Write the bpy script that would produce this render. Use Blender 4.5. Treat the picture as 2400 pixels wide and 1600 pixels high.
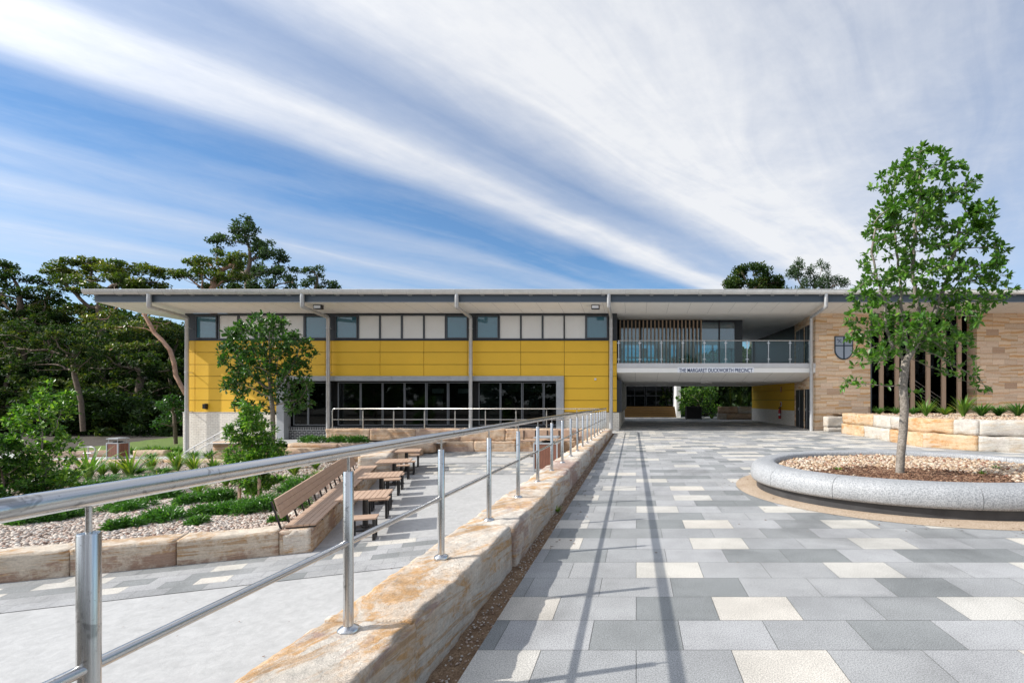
import bpy, bmesh, math, random
import numpy as np
from mathutils import Vector, Matrix, noise as mnoise

for o in list(bpy.data.objects): bpy.data.objects.remove(o)
SC = bpy.context.scene
COL = SC.collection
R = math.radians

# ------------------------------------------------------------------ camera
EYE = 1.58; F = 1133.33; CX = 1491.0; CY = 935.0
cam_d = bpy.data.cameras.new('camera'); cam = bpy.data.objects.new('camera', cam_d); COL.objects.link(cam)
cam.location = (0, 0, EYE); cam.rotation_euler = (R(90), 0, 0)
cam_d.sensor_width = 36; cam_d.lens = 17
cam_d.shift_x = -(CX - 1200) / 2400; cam_d.shift_y = (CY - 800) / 2400
cam_d.clip_start = 0.05; cam_d.clip_end = 3000
SC.camera = cam
SC.view_settings.view_transform = 'Standard'; SC.view_settings.look = 'None'
SC.view_settings.exposure = 0.42; SC.view_settings.gamma = 1; SC.view_settings.use_curve_mapping = False

# ------------------------------------------------------------------ sun
SUN = Vector((-1.30, -0.343, 1.0)).normalized()
sl = bpy.data.lights.new('sun', 'SUN'); sl.energy = 4.1; sl.angle = R(0.53); sl.color = (1.0, 0.955, 0.885)
so = bpy.data.objects.new('sun', sl); COL.objects.link(so)
so.rotation_euler = (-SUN).to_track_quat('-Z', 'Y').to_euler()

# ------------------------------------------------------------------ world: sky and cirrus
W = bpy.data.worlds.new('World'); SC.world = W; W.use_nodes = True
class NT:
    def __init__(s, nt): s.nt = nt; s.N = nt.nodes; s.L = nt.links
    def n(s, t, **k):
        x = s.N.new(t)
        for a, b in k.items():
            if a.startswith('i_'):
                key = a[2:]
                key = int(key) if key.isdigit() else key
                s.put(x.inputs[key], b)
            else: setattr(x, a, b)
        return x
    def put(s, inp, v):
        if isinstance(v, bpy.types.NodeSocket): s.L.new(v, inp)
        elif isinstance(v, bpy.types.Node): s.L.new(v.outputs[0], inp)
        else: inp.default_value = v
    def m(s, op, a, b=None, c=None, clamp=False):
        x = s.N.new('ShaderNodeMath'); x.operation = op; x.use_clamp = clamp
        s.put(x.inputs[0], a)
        if b is not None: s.put(x.inputs[1], b)
        if c is not None: s.put(x.inputs[2], c)
        return x.outputs[0]
    def xyz(s, a, b, c):
        x = s.N.new('ShaderNodeCombineXYZ')
        for i, v in enumerate((a, b, c)): s.put(x.inputs[i], v)
        return x.outputs[0]
    def ramp(s, fac, stops, interp='LINEAR'):
        x = s.N.new('ShaderNodeValToRGB'); x.color_ramp.interpolation = interp
        e = x.color_ramp.elements
        while len(e) < len(stops): e.new(0.5)
        for i, (p, c) in enumerate(stops):
            e[i].position = p
            if not hasattr(c, '__len__'): c = (c, c, c)
            e[i].color = (c[0], c[1], c[2], 1)
        s.put(x.inputs[0], fac); return x.outputs[0]
    def noise(s, vec, scale, detail=4, rough=0.55, dist=0.0):
        x = s.N.new('ShaderNodeTexNoise'); s.put(x.inputs['Vector'], vec)
        x.inputs['Scale'].default_value = scale; x.inputs['Detail'].default_value = detail
        x.inputs['Roughness'].default_value = rough; x.inputs['Distortion'].default_value = dist
        return x.outputs['Fac']
    def mix(s, fac, a, b, mode='MIX'):
        x = s.N.new('ShaderNodeMix'); x.data_type = 'RGBA'; x.blend_type = mode
        s.put(x.inputs[0], fac)
        for i, v in ((6, a), (7, b)):
            if isinstance(v, (tuple, list)) and len(v) == 3: v = (*v, 1)
            s.put(x.inputs[i], v)
        return x.outputs[2]

w = NT(W.node_tree); w.N.clear()
tc = w.n('ShaderNodeTexCoord'); sp = w.n('ShaderNodeSeparateXYZ', i_0=tc.outputs['Generated'])
zc = w.m('MAXIMUM', sp.outputs[2], 0.03)
gx = w.m('DIVIDE', sp.outputs[0], zc); gy = w.m('DIVIDE', sp.outputs[1], zc)
s_ = w.m('SUBTRACT', w.m('MULTIPLY', gx, 0.78), w.m('MULTIPLY', gy, 0.626))
t_ = w.m('ADD', w.m('MULTIPLY', gx, 0.626), w.m('MULTIPLY', gy, 0.78))
warp = w.noise(w.xyz(w.m('MULTIPLY', s_, 0.8), w.m('MULTIPLY', t_, 0.35), 3.1), 1.0, 3, .5)
s2 = w.m('ADD', s_, w.m('MULTIPLY', w.m('SUBTRACT', warp, 0.5), 0.55))
ramp = w.ramp(w.m('DIVIDE', w.m('ADD', s2, 5.0), 6.0), [((a + 5) / 6, b) for a, b in [
    (-5, .50), (-4.55, .55), (-4.15, .26), (-3.75, .58), (-3.45, .22), (-3.15, .42), (-2.92, .10), (-2.55, .0), (-2.38, .12), (-2.2, .78),
    (-2.0, .93), (-1.84, .56), (-1.64, .38), (-1.48, .66), (-1.30, .98), (-0.95, 1.0), (-0.6, .84), (-0.2, .62), (0.4, .42)]])
st1 = w.noise(w.xyz(w.m('MULTIPLY', s2, 4.0), w.m('MULTIPLY', t_, 0.7), 1.7), 1.0, 9, .60, 1.2)
st2 = w.noise(w.xyz(w.m('MULTIPLY', s2, 1.2), w.m('MULTIPLY', t_, 0.6), 7.7), 1.0, 5, .5, .9)
st3 = w.noise(w.xyz(gx, gy, 5.5), 7.0, 6, .65)
det = w.m('ADD', w.m('ADD', w.m('MULTIPLY', st1, .36), w.m('MULTIPLY', st2, .50)), w.m('MULTIPLY', st3, .22))
dens = w.m('ADD', ramp, w.m('MULTIPLY', w.m('SUBTRACT', det, .51), 1.0), clamp=True)

# clouds thin out towards the horizon
hz = w.m('MULTIPLY', w.m('SUBTRACT', sp.outputs[2], 0.05), 6.0, clamp=True)
dens = w.m('MULTIPLY', dens, w.m('ADD', w.m('MULTIPLY', hz, .75), .25))
dens = w.m('MULTIPLY', dens, .97)
sky = w.n('ShaderNodeTexSky'); sky.sky_type = 'NISHITA'; sky.sun_disc = False
sky.sun_elevation = math.asin(SUN.z); sky.sun_rotation = math.atan2(SUN.x, SUN.y)
sky.air_density = 1.0; sky.dust_density = 0.3; sky.ozone_density = 2.5; sky.altitude = 50
blue = w.mix(1.0, sky.outputs[0], (0.76, 0.97, 1.12), 'MULTIPLY')
# unseen cloud added behind the viewer, brightened around the sun, as fill light
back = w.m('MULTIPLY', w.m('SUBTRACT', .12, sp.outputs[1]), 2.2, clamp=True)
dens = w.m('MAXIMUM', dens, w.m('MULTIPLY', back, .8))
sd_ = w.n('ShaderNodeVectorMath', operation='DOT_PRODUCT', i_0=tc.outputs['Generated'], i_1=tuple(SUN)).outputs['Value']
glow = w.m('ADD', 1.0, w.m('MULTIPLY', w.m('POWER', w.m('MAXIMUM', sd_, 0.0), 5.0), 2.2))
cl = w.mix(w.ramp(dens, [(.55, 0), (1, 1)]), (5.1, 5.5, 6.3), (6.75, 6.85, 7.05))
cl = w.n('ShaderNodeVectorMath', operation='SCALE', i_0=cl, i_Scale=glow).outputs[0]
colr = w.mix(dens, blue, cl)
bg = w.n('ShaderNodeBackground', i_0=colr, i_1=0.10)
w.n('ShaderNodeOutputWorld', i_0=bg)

SC.render.engine = 'CYCLES'

# ------------------------------------------------------------------ helpers
def PX(x, Y): return (x - CX) / F * Y
def PZ(y, Y): return EYE - (y - CY) / F * Y
ORG = {}
def tag(o, label=None, cat=None, group=None, kind=None):
    if label: o['label'] = label
    if cat: o['category'] = cat
    if group: o['group'] = group
    if kind: o['kind'] = kind
    return o
def thing(name, label, cat, loc=(0, 0, 0), group=None, rz=0):
    o = bpy.data.objects.new(name, None); COL.objects.link(o); o.location = loc; o.rotation_euler = (0, 0, rz)
    o.empty_display_size = 0.2; ORG[o.name] = Vector(loc)
    return tag(o, label, cat, group)
class MB:
    def __init__(s): s.v = []; s.f = []; s.a = []; s.sm = []
    def add(s, vs, fs, at=None, smooth=False):
        b = len(s.v); s.v += [tuple(v) for v in vs]
        for f in fs: s.f.append([b + i for i in f]); s.a.append(0.5 if at is None else at); s.sm.append(smooth)
    def box(s, x0, x1, y0, y1, z0, z1, at=None):
        v = [(x0, y0, z0), (x1, y0, z0), (x1, y1, z0), (x0, y1, z0), (x0, y0, z1), (x1, y0, z1), (x1, y1, z1), (x0, y1, z1)]
        s.add(v, [(0, 3, 2, 1), (4, 5, 6, 7), (0, 1, 5, 4), (1, 2, 6, 5), (2, 3, 7, 6), (3, 0, 4, 7)], at)
    def prism(s, pts, z0, z1):      # pts counter-clockwise; z may be functions
        n = len(pts); f0 = z0 if callable(z0) else (lambda x, y: z0); f1 = z1 if callable(z1) else (lambda x, y: z1)
        v = [(x, y, f0(x, y)) for x, y in pts] + [(x, y, f1(x, y)) for x, y in pts]
        s.add(v, [tuple(range(n - 1, -1, -1)), tuple(range(n, 2 * n))] + [(i, (i + 1) % n, n + (i + 1) % n, n + i) for i in range(n)])
    def prismy(s, pts, y0, y1):     # outline in x,z extruded along y
        n = len(pts); v = [(x, y0, z) for x, z in pts] + [(x, y1, z) for x, z in pts]
        s.add(v, [tuple(range(n)), tuple(range(2 * n - 1, n - 1, -1))] + [((i + 1) % n, i, n + i, n + (i + 1) % n) for i in range(n)])
    def tube(s, pts, r, n=12, cap=True):
        pts = [Vector(p) for p in pts]; rr = r if hasattr(r, '__len__') else [r] * len(pts)
        vs = []; prev = None
        for i, p in enumerate(pts):
            if i == 0: d = pts[1] - p
            elif i == len(pts) - 1: d = p - pts[i - 1]
            else: d = (pts[i + 1] - p).normalized() + (p - pts[i - 1]).normalized()
            d.normalize()
            if prev is None:
                up = Vector((0, 0, 1)) if abs(d.z) < .9 else Vector((1, 0, 0))
                a = d.cross(up).normalized()
            else: a = (prev - d * prev.dot(d)).normalized()
            b = d.cross(a); prev = a
            for k in range(n):
                t = 2 * math.pi * k / n; vs.append(p + (a * math.cos(t) + b * math.sin(t)) * rr[i])
        fs = []
        for i in range(len(pts) - 1):
            for k in range(n):
                k2 = (k + 1) % n; fs.append((i * n + k, i * n + k2, (i + 1) * n + k2, (i + 1) * n + k))
        s.add(vs, fs, smooth=True)
        if cap:
            m = len(pts) - 1
            s.add(vs[:n], [tuple(range(n - 1, -1, -1))]); s.add(vs[m * n:], [tuple(range(n))])
    def lathe(s, prof, c, n=24):
        vs = []; fs = []
        for r, z in prof:
            for k in range(n):
                t = 2 * math.pi * k / n; vs.append((c[0] + r * math.cos(t), c[1] + r * math.sin(t), c[2] + z))
        for i in range(len(prof) - 1):
            for k in range(n):
                k2 = (k + 1) % n; fs.append((i * n + k, i * n + k2, (i + 1) * n + k2, (i + 1) * n + k))
        s.add(vs, fs, smooth=True)
    def build(s, name, mat, parent=None, loc=None, bevel=0, rough=0):
        me = bpy.data.meshes.new(name)
        o0 = Vector((0, 0, 0))
        if parent is not None: o0 = ORG[parent.name]
        if loc is not None and parent is None: o0 = Vector(loc)
        me.from_pydata([(x - o0.x, y - o0.y, z - o0.z) for x, y, z in s.v], [], s.f)
        me.materials.append(mat)
        me.polygons.foreach_set('use_smooth', s.sm)
        if any(a != 0.5 for a in s.a):
            at = me.attributes.new('rnd', 'FLOAT', 'FACE'); at.data.foreach_set('value', s.a)
        if bevel:
            bm = bmesh.new(); bm.from_mesh(me); bmesh.ops.remove_doubles(bm, verts=bm.verts, dist=1e-5)
            bmesh.ops.bevel(bm, geom=[e for e in bm.edges if len(e.link_faces) == 2 and e.calc_face_angle(0) > .6], offset=bevel, segments=2, affect='EDGES', profile=.6)
            bm.to_mesh(me); bm.free()
        o = bpy.data.objects.new(name, me); COL.objects.link(o)
        if parent is not None: o.parent = parent; ORG[o.name] = o0
        else: o.location = o0; ORG[o.name] = o0
        return o
def np_mesh(name, V, FQ, mat, parent=None, rnd=None, smooth=False, nside=4):
    me = bpy.data.meshes.new(name); V = np.asarray(V, np.float32); FQ = np.asarray(FQ, np.int32)
    if parent is not None: V = V - np.array(ORG[parent.name], np.float32)
    me.vertices.add(len(V)); me.vertices.foreach_set('co', V.ravel())
    k = FQ.shape[1]; me.loops.add(FQ.size); me.loops.foreach_set('vertex_index', FQ.ravel())
    me.polygons.add(len(FQ)); me.polygons.foreach_set('loop_start', np.arange(len(FQ), dtype=np.int32) * k)
    me.polygons.foreach_set('loop_total', np.full(len(FQ), k, np.int32))
    me.polygons.foreach_set('use_smooth', np.full(len(FQ), smooth))
    me.materials.append(mat); me.update(calc_edges=True)
    if rnd is not None:
        at = me.attributes.new('rnd', 'FLOAT', 'FACE'); at.data.foreach_set('value', np.asarray(rnd, np.float32))
    o = bpy.data.objects.new(name, me); COL.objects.link(o)
    if parent is not None: o.parent = parent; ORG[o.name] = ORG[parent.name]
    return o
def copy_tree(o, parent=None):
    c = o.copy(); COL.objects.link(c)
    if parent is not None: c.parent = parent
    for ch in list(o.children): copy_tree(ch, c)
    return c

# ------------------------------------------------------------------ materials
def mat(name, col=None, rough=.6, metal=0.0, spec=.5, fn=None, coat=0.0):
    m = bpy.data.materials.new(name); m.use_nodes = True; t = NT(m.node_tree); t.N.clear()
    b = t.n('ShaderNodeBsdfPrincipled'); t.n('ShaderNodeOutputMaterial', i_0=b)
    if col is not None: b.inputs['Base Color'].default_value = (*col, 1)
    b.inputs['Roughness'].default_value = rough; b.inputs['Metallic'].default_value = metal
    b.inputs['Specular IOR Level'].default_value = spec; b.inputs['Coat Weight'].default_value = coat
    if fn: fn(t, b)
    return m
def objc(t): return t.n('ShaderNodeTexCoord').outputs['Object']
def bump(t, b, h, dist=.01, st=1.0):
    t.put(b.inputs['Normal'], t.n('ShaderNodeBump', i_Height=h, i_Distance=dist, i_Strength=st).outputs[0])
def rnd_attr(t): return t.n('ShaderNodeAttribute', attribute_name='rnd').outputs['Fac']
def mottled(c1, c2, scale=6, detail=5, b=0.0, bs=60, fine=None):
    def fn(t, p):
        oc = objc(t); f = t.noise(oc, scale, detail, .6)
        c = t.mix(t.ramp(f, [(.3, 0), (.7, 1)]), c1, c2)
        if fine:
            g = t.noise(oc, fine[0], 2, .6)
            c = t.mix(t.ramp(g, [(.38, 0), (.62, 1)]), c, fine[1], 'MULTIPLY')
        t.put(p.inputs['Base Color'], c)
        if b: bump(t, p, t.noise(oc, bs, 4, .6), b)
    return fn
def fn_paver(t, p):
    oc = objc(t); a = rnd_attr(t)
    base = t.ramp(a, [(0, (.22, .23, .23)), (.12, (.245, .255, .255)), (.22, (.265, .272, .272)), (.35, (.305, .31, .312)), (.45, (.335, .338, .338)), (.55, (.365, .367, .37)), (.72, (.50, .482, .445)), (.8, (.52, .497, .45)), (.9, (.53, .497, .445))], 'CONSTANT')
    g = t.noise(oc, 120, 2, .8); g2 = t.noise(oc, 260, 1, .5)
    sp1 = t.ramp(g, [(.36, .50), (.5, 1.0), (.64, 1.4)])
    c = t.mix(.8, base, sp1, 'MULTIPLY')
    st = t.noise(oc, 1.3, 6, .65); c = t.mix(1, c, t.ramp(st, [(.3, .80), (.6, 1.06)]), 'MULTIPLY')
    uvn = t.n('ShaderNodeUVMap', uv_map='uv'); us = t.n('ShaderNodeSeparateXYZ', i_0=uvn.outputs[0])
    ed = t.m('MINIMUM', t.m('MULTIPLY', t.m('MINIMUM', us.outputs[0], t.m('SUBTRACT', 1.0, us.outputs[0])), 1.5), t.m('MINIMUM', us.outputs[1], t.m('SUBTRACT', 1.0, us.outputs[1])))
    en = t.m('ADD', ed, t.m('MULTIPLY', t.m('SUBTRACT', t.noise(oc, 5, 4, .7), .5), .16))
    em = t.m('MULTIPLY', t.ramp(en, [(.0, 1), (.17, 0)]), t.ramp(t.noise(oc, .8, 3, .6), [(.56, 0), (.70, .55)]))
    c = t.mix(em, c, t.mix(1, c, (.55, .56, .57), 'MULTIPLY'))
    sc_ = t.ramp(t.noise(oc, 2.2, 8, .85, 1.5), [(.66, 0), (.74, .5)]); c = t.mix(sc_, c, (.22, .21, .20))
    dk = t.ramp(t.noise(oc, .55, 4, .6, .8), [(.54, 1), (.68, .76)]); c = t.mix(1, c, dk, 'MULTIPLY')
    t.put(p.inputs['Base Color'], c); bump(t, p, g2, .0015)
def fn_sandstone(light, vein, mauve, stripes=True, rotv=(.5, .35, .4), scl=(1.0, .55, 2.4)):
    def fn(t, p):
        oi = t.n('ShaderNodeObjectInfo'); rv = t.m('MULTIPLY', oi.outputs['Random'], 37.0)
        g = t.n('ShaderNodeNewGeometry'); pos = g.outputs['Position']
        v = t.n('ShaderNodeVectorMath', operation='ADD', i_0=pos, i_1=t.xyz(rv, rv, t.m('MULTIPLY', rv, .7))).outputs[0]
        mp = t.n('ShaderNodeMapping', i_0=v); mp.inputs['Rotation'].default_value = rotv; mp.inputs['Scale'].default_value = scl
        def am(sc, k, d=6, r=.7, dist=.5):
            q = t.n('ShaderNodeMapping', i_Vector=mp.outputs[0]); q.inputs['Scale'].default_value = sc; return t.noise(q.outputs[0], k, d, r, dist)
        c = t.mix(t.ramp(am((1, 1, 1), .8, 8, .72, .8), [(.46, 0), (.57, .9)]), light, tuple(.5 * (x + y) for x, y in zip(light, vein)))
        c = t.mix(t.m('MULTIPLY', t.ramp(am((.8, .8, 2.6), 1.3, 9, .75, 1.2), [(.505, 0), (.56, 1)]), t.ramp(t.noise(v, 7, 5, .75), [(.36, .35), (.55, 1)])), c, vein)
        c = t.mix(t.ramp(am((.5, .5, 5.0), 1.6, 6, .62, .3), [(.56, 0), (.60, .7)]), c, tuple(x * .85 for x in vein))
        c = t.mix(t.ramp(am((1, 1, 1.3), .55, 6, .7, .8), [(.53, 0), (.57, .85)]), c, mauve)
        c = t.mix(t.ramp(t.noise(v, 1.9, 6, .75), [(.50, 0), (.60, .75)]), c, tuple(min(1, x * 1.12) for x in light))
        c = t.mix(1, c, t.ramp(t.noise(v, 30, 6, .8), [(.3, .76), (.65, 1.1)]), 'MULTIPLY')
        c = t.mix(1, c, t.ramp(t.noise(v, 5, 6, .8), [(.28, .66), (.40, 1)]), 'MULTIPLY')
        mh = t.n('ShaderNodeMapping', i_Vector=v); mh.inputs['Scale'].default_value = (3, 3, 30)
        gr = t.noise(mh.outputs[0], 1.5, 6, .75); c = t.mix(1, c, t.ramp(gr, [(.32, .78), (.6, 1.05)]), 'MULTIPLY'); t.put(p.inputs['Base Color'], c)
        h = t.m('ADD', t.noise(v, 34, 6, .8), t.m('MULTIPLY', gr, 1.3))
        if stripes:      # saw kerfs left on the faces
            sm = t.n('ShaderNodeMapping', i_Vector=v); sm.inputs['Rotation'].default_value = (.25, .15, .9)
            sw = t.n('ShaderNodeTexWave', i_Vector=sm.outputs[0], i_Scale=26.0, wave_type='BANDS', bands_direction='X'); sw.inputs['Distortion'].default_value = 4.0; sw.inputs['Detail'].default_value = 2; sw.inputs['Detail Scale'].default_value = .15
            msk = t.ramp(t.noise(v, 1.7, 3, .6), [(.42, 0), (.58, 1)])
            h = t.m('ADD', h, t.m('MULTIPLY', t.m('MULTIPLY', sw.outputs['Fac'], msk), .32))
        bump(t, p, h, .014, 1.0)
    return fn
def fn_ashlar(t, p):
    oc = objc(t); s = t.n('ShaderNodeSeparateXYZ', i_0=oc); u = t.m('ADD', s.outputs[0], s.outputs[1])
    v = t.xyz(u, s.outputs[2], 0)
    br = t.n('ShaderNodeTexBrick', i_Vector=v, i_Scale=1.0); br.offset = .5; br.squash = 1.35; br.squash_frequency = 3
    br.inputs['Brick Width'].default_value = .62; br.inputs['Row Height'].default_value = .30; br.inputs['Mortar Size'].default_value = .004
    br.inputs['Color1'].default_value = (0, 0, 0, 1); br.inputs['Color2'].default_value = (1, 1, 1, 1); br.inputs['Mortar'].default_value = (0, 0, 0, 1)
    k = t.n('ShaderNodeSeparateColor', i_0=br.outputs[0]).outputs[0]
    vv = t.xyz(t.m('ADD', u, t.m('MULTIPLY', k, 31.0)), t.m('MULTIPLY', t.m('ADD', s.outputs[2], t.m('MULTIPLY', k, 7.0)), 1.5), k)
    wv = t.n('ShaderNodeTexWave', i_Vector=vv, i_Scale=.8); wv.bands_direction = 'Y'; wv.inputs['Distortion'].default_value = 5; wv.inputs['Detail'].default_value = 4; wv.inputs['Detail Scale'].default_value = .7
    c = t.mix(t.ramp(wv.outputs['Fac'], [(.5, 0), (.9, 1)]), (.84, .635, .43), (.70, .40, .18))
    c = t.mix(t.ramp(k, [(.1, 0), (.9, .75)]), c, (.72, .55, .41)); c = t.mix(1, c, t.ramp(t.m('FRACT', t.m('MULTIPLY', k, 5.3)), [(0, .86), (1, 1.1)]), 'MULTIPLY')
    c = t.mix(t.ramp(k, [(.90, 0), (.96, .6)]), c, (.42, .24, .14))
    c = t.mix(1, c, t.ramp(t.noise(oc, 14, 5, .7), [(.3, .86), (.7, 1.1)]), 'MULTIPLY')
    c = t.mix(t.m('MULTIPLY', br.outputs['Fac'], .45), c, (.30, .22, .16))
    t.put(p.inputs['Base Color'], c); bump(t, p, t.m('SUBTRACT', t.noise(oc, 22, 4, .6), br.outputs['Fac']), .006)
def fn_brick(c1, c2, mort, bw=.24, rh=.086, ms=.006, cell=False):
    def fn(t, p):
        oc = objc(t); s = t.n('ShaderNodeSeparateXYZ', i_0=oc); v = t.xyz(t.m('ADD', s.outputs[0], s.outputs[1]), s.outputs[2], 0)
        br = t.n('ShaderNodeTexBrick', i_Vector=v, i_Scale=1.0)
        for a, b in (('Brick Width', bw), ('Row Height', rh), ('Mortar Size', ms), ('Mortar Smooth', .1)): br.inputs[a].default_value = b
        if cell: br.offset = 0
        for a, b in (('Color1', c1), ('Color2', c2), ('Mortar', mort)): br.inputs[a].default_value = (*b, 1)
        c = t.mix(1, br.outputs[0], t.ramp(t.noise(oc, 9, 5, .7), [(.3, .85), (.7, 1.08)]), 'MULTIPLY')
        t.put(p.inputs['Base Color'], c); bump(t, p, t.m('SUBTRACT', 1.0, br.outputs['Fac']), .004)
    return fn
def fn_concrete(c1, c2):
    def fn(t, p):
        oc = objc(t)
        c = t.mix(t.ramp(t.noise(oc, .9, 6, .65, .6), [(.3, 0), (.7, 1)]), c1, c2)
        c = t.mix(1, c, t.ramp(t.noise(oc, 7, 6, .75, .5), [(.34, .84), (.66, 1.07)]), 'MULTIPLY')
        c = t.mix(1, c, t.ramp(t.noise(oc, 3.1, 3, .9), [(.22, .72), (.30, 1)]), 'MULTIPLY')
        t.put(p.inputs['Base Color'], c); bump(t, p, t.noise(oc, 40, 4, .7), .003)
    return fn
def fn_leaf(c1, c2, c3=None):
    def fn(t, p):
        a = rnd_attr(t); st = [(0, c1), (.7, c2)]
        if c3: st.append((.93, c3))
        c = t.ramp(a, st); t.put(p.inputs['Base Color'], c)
        p.inputs['Roughness'].default_value = .38 if c2[1] > .13 else .6; p.inputs['Specular IOR Level'].default_value = .45 if c2[1] > .13 else .2
        tr = t.n('ShaderNodeBsdfTranslucent', i_0=t.mix(1, c, (1.3, 1.5, .5), 'MULTIPLY'))
        mx = t.n('ShaderNodeMixShader', i_0=.30, i_1=p.outputs[0], i_2=tr.outputs[0])
        out = [x for x in t.N if x.type == 'OUTPUT_MATERIAL'][0]; t.L.new(mx.outputs[0], out.inputs[0])
    return fn
def fn_steel(sc):
    def fn(t, p):
        oc = objc(t); mp = t.n('ShaderNodeMapping', i_Vector=oc); mp.inputs['Scale'].default_value = sc
        f = t.noise(mp.outputs[0], 1, 5, .65); c = t.ramp(f, [(.34, (.38, .375, .37)), (.48, (.60, .595, .585)), (.6, (.66, .65, .64)), (.72, (.50, .49, .475))])
        sm = t.ramp(t.noise(oc, 11, 3, .8, .6), [(.60, 1), (.66, .62)]); c = t.mix(1, c, sm, 'MULTIPLY')
        sk = t.ramp(t.noise(oc, 70, 2, .9), [(.66, 1), (.72, .6)]); c = t.mix(1, c, sk, 'MULTIPLY')
        t.put(p.inputs['Base Color'], c)
        t.put(p.inputs['Roughness'], t.ramp(f, [(.3, .30), (.7, .17)]))
        bump(t, p, f, .0012, .5)
    return fn
def fn_wood(c1, c2, sc=(30, 3, 30)):
    def fn(t, p):
        oc = objc(t); mp = t.n('ShaderNodeMapping', i_0=oc); mp.inputs['Scale'].default_value = sc
        f = t.noise(mp.outputs[0], 1, 6, .7, .4)
        t.put(p.inputs['Base Color'], t.ramp(f, [(.3, c1), (.7, c2)])); bump(t, p, f, .002)
    return fn
def fn_panels(t, p):
    oc = objc(t)
    c = t.mix(t.noise(oc, 35, 4, .7), (.72, .42, .02), (.82, .50, .03)); c = t.mix(1, c, t.ramp(t.noise(oc, .5, 4, .6), [(.3, .93), (.7, 1.04)]), 'MULTIPLY')
    t.put(p.inputs['Base Color'], c); bump(t, p, t.noise(oc, 60, 3, .6), .002)
def fn_pebble(t, p):
    c = t.ramp(rnd_attr(t), [(0, (.24, .17, .13)), (.2, (.42, .32, .26)), (.4, (.55, .48, .41)), (.6, (.40, .37, .34)), (.8, (.62, .57, .50)), (.95, (.36, .22, .16))])
    t.put(p.inputs['Base Color'], c)
def fn_pebble2(t, p):
    c = t.ramp(rnd_attr(t), [(0, (.24, .14, .08)), (.25, (.42, .30, .19)), (.5, (.50, .39, .28)), (.75, (.55, .48, .39)), (.92, (.22, .10, .06))])
    t.put(p.inputs['Base Color'], c)

M = {}
M['paver'] = mat('granite paver', rough=.8, spec=.25, fn=fn_paver)
M['joint'] = mat('paver joint', (.11, .108, .10), .9)
M['concrete'] = mat('courtyard concrete', rough=.75, fn=fn_concrete((.385, .385, .38), (.45, .45, .445)))
M['path'] = mat('path concrete', rough=.8, fn=fn_concrete((.42, .42, .415), (.48, .48, .475)))
M['dirt'] = mat('dirt', rough=.95, fn=mottled((.17, .10, .055), (.36, .25, .155), 9, 6, .01, 50, (90, (.55, .5, .45))))
M['sand'] = mat('sandstone', rough=.85, fn=fn_sandstone((.66, .60, .52), (.58, .34, .15), (.44, .30, .25)))
M['sand_h'] = mat('coursed sandstone', rough=.85, fn=fn_sandstone((.60, .525, .43), (.46, .27, .12), (.34, .22, .165), False, (.03, .05, .0), (.55, .55, 2.2)))
M['sand_pale'] = mat('pale sandstone', rough=.85, fn=fn_sandstone((.56, .525, .47), (.52, .43, .33), (.50, .45, .40), False))
M['sand_orange'] = mat('orange sandstone', rough=.85, fn=fn_sandstone((.56, .42, .27), (.50, .26, .10), (.56, .44, .32), False, (.1, .1, .2), (.8, .8, 1.6)))
M['sand_far'] = mat('terrace sandstone', rough=.85, fn=fn_sandstone((.58, .45, .33), (.50, .28, .14), (.42, .29, .24), False, (.02, .04, 0), (.45, .45, 2.0)))
M['ashlar'] = mat('sandstone cladding', rough=.8, fn=fn_ashlar)
M['wbrick'] = mat('white brick', rough=.7, fn=fn_brick((.78, .72, .63), (.85, .80, .71), (.50, .46, .41)))
M['dbrick'] = mat('dark brick', rough=.5, fn=fn_brick((.015, .015, .02), (.03, .03, .035), (.42, .42, .42), .24, .086, .012))
M['dbrick2'] = mat('dark soldier brick', rough=.5, fn=fn_brick((.015, .015, .02), (.03, .03, .035), (.42, .42, .42), .088, .24, .012, True))
M['yellow'] = mat('yellow panel', rough=.55, fn=fn_panels)
M['steel'] = mat('stainless steel', metal=1.0, rough=.25, fn=fn_steel((60, .8, 60)))
M['steel_post'] = mat('stainless steel post', metal=1.0, rough=.25, fn=fn_steel((70, 70, .9)))
M['galv'] = mat('galvanised steel', rough=.42, metal=.45, fn=mottled((.46, .465, .47), (.56, .56, .56), 5, 5))
M['gutter'] = mat('silver gutter', rough=.4, metal=.3, fn=mottled((.62, .62, .60), (.72, .72, .70), 3, 4))
M['dark'] = mat('charcoal metal', (.022, .026, .032), .45)
M['fascia'] = mat('slate fascia', (.065, .088, .115), .5)
M['frame'] = mat('window frame', (.075, .082, .092), .4, .3)
M['soffit'] = mat('white soffit', rough=.7, fn=mottled((.84, .83, .80), (.88, .87, .84), 2, 3))
M['slab'] = mat('painted slab edge', rough=.6, fn=mottled((.56, .56, .57), (.61, .61, .62), 2, 3))
M['white'] = mat('white render', rough=.6, fn=mottled((.70, .70, .70), (.76, .76, .76), 2, 3))
M['granite'] = mat('grey granite', rough=.6, fn=mottled((.35, .37, .39), (.42, .44, .46), 3, 5, .002, 120, (90, (.75, .75, .76))))
M['ring'] = mat('speckled granite', rough=.55, fn=mottled((.38, .39, .40), (.45, .455, .465), 2, 6, .002, 150, (60, (.52, .53, .54))))
M['ringbase'] = mat('dark granite', rough=.5, fn=mottled((.03, .03, .033), (.06, .06, .062), 3, 5))
M['beige'] = mat('exposed aggregate', rough=.85, fn=mottled((.46, .36, .26), (.56, .46, .36), 1.5, 6, .004, 90, (55, (.62, .56, .50))))
M['glass_teal'] = mat('tinted glass', (.05, .15, .20), .04, 0, .9, coat=.6)
M['glass_dark'] = mat('dark glass', (.006, .007, .008), .03, 0, .32)
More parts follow.
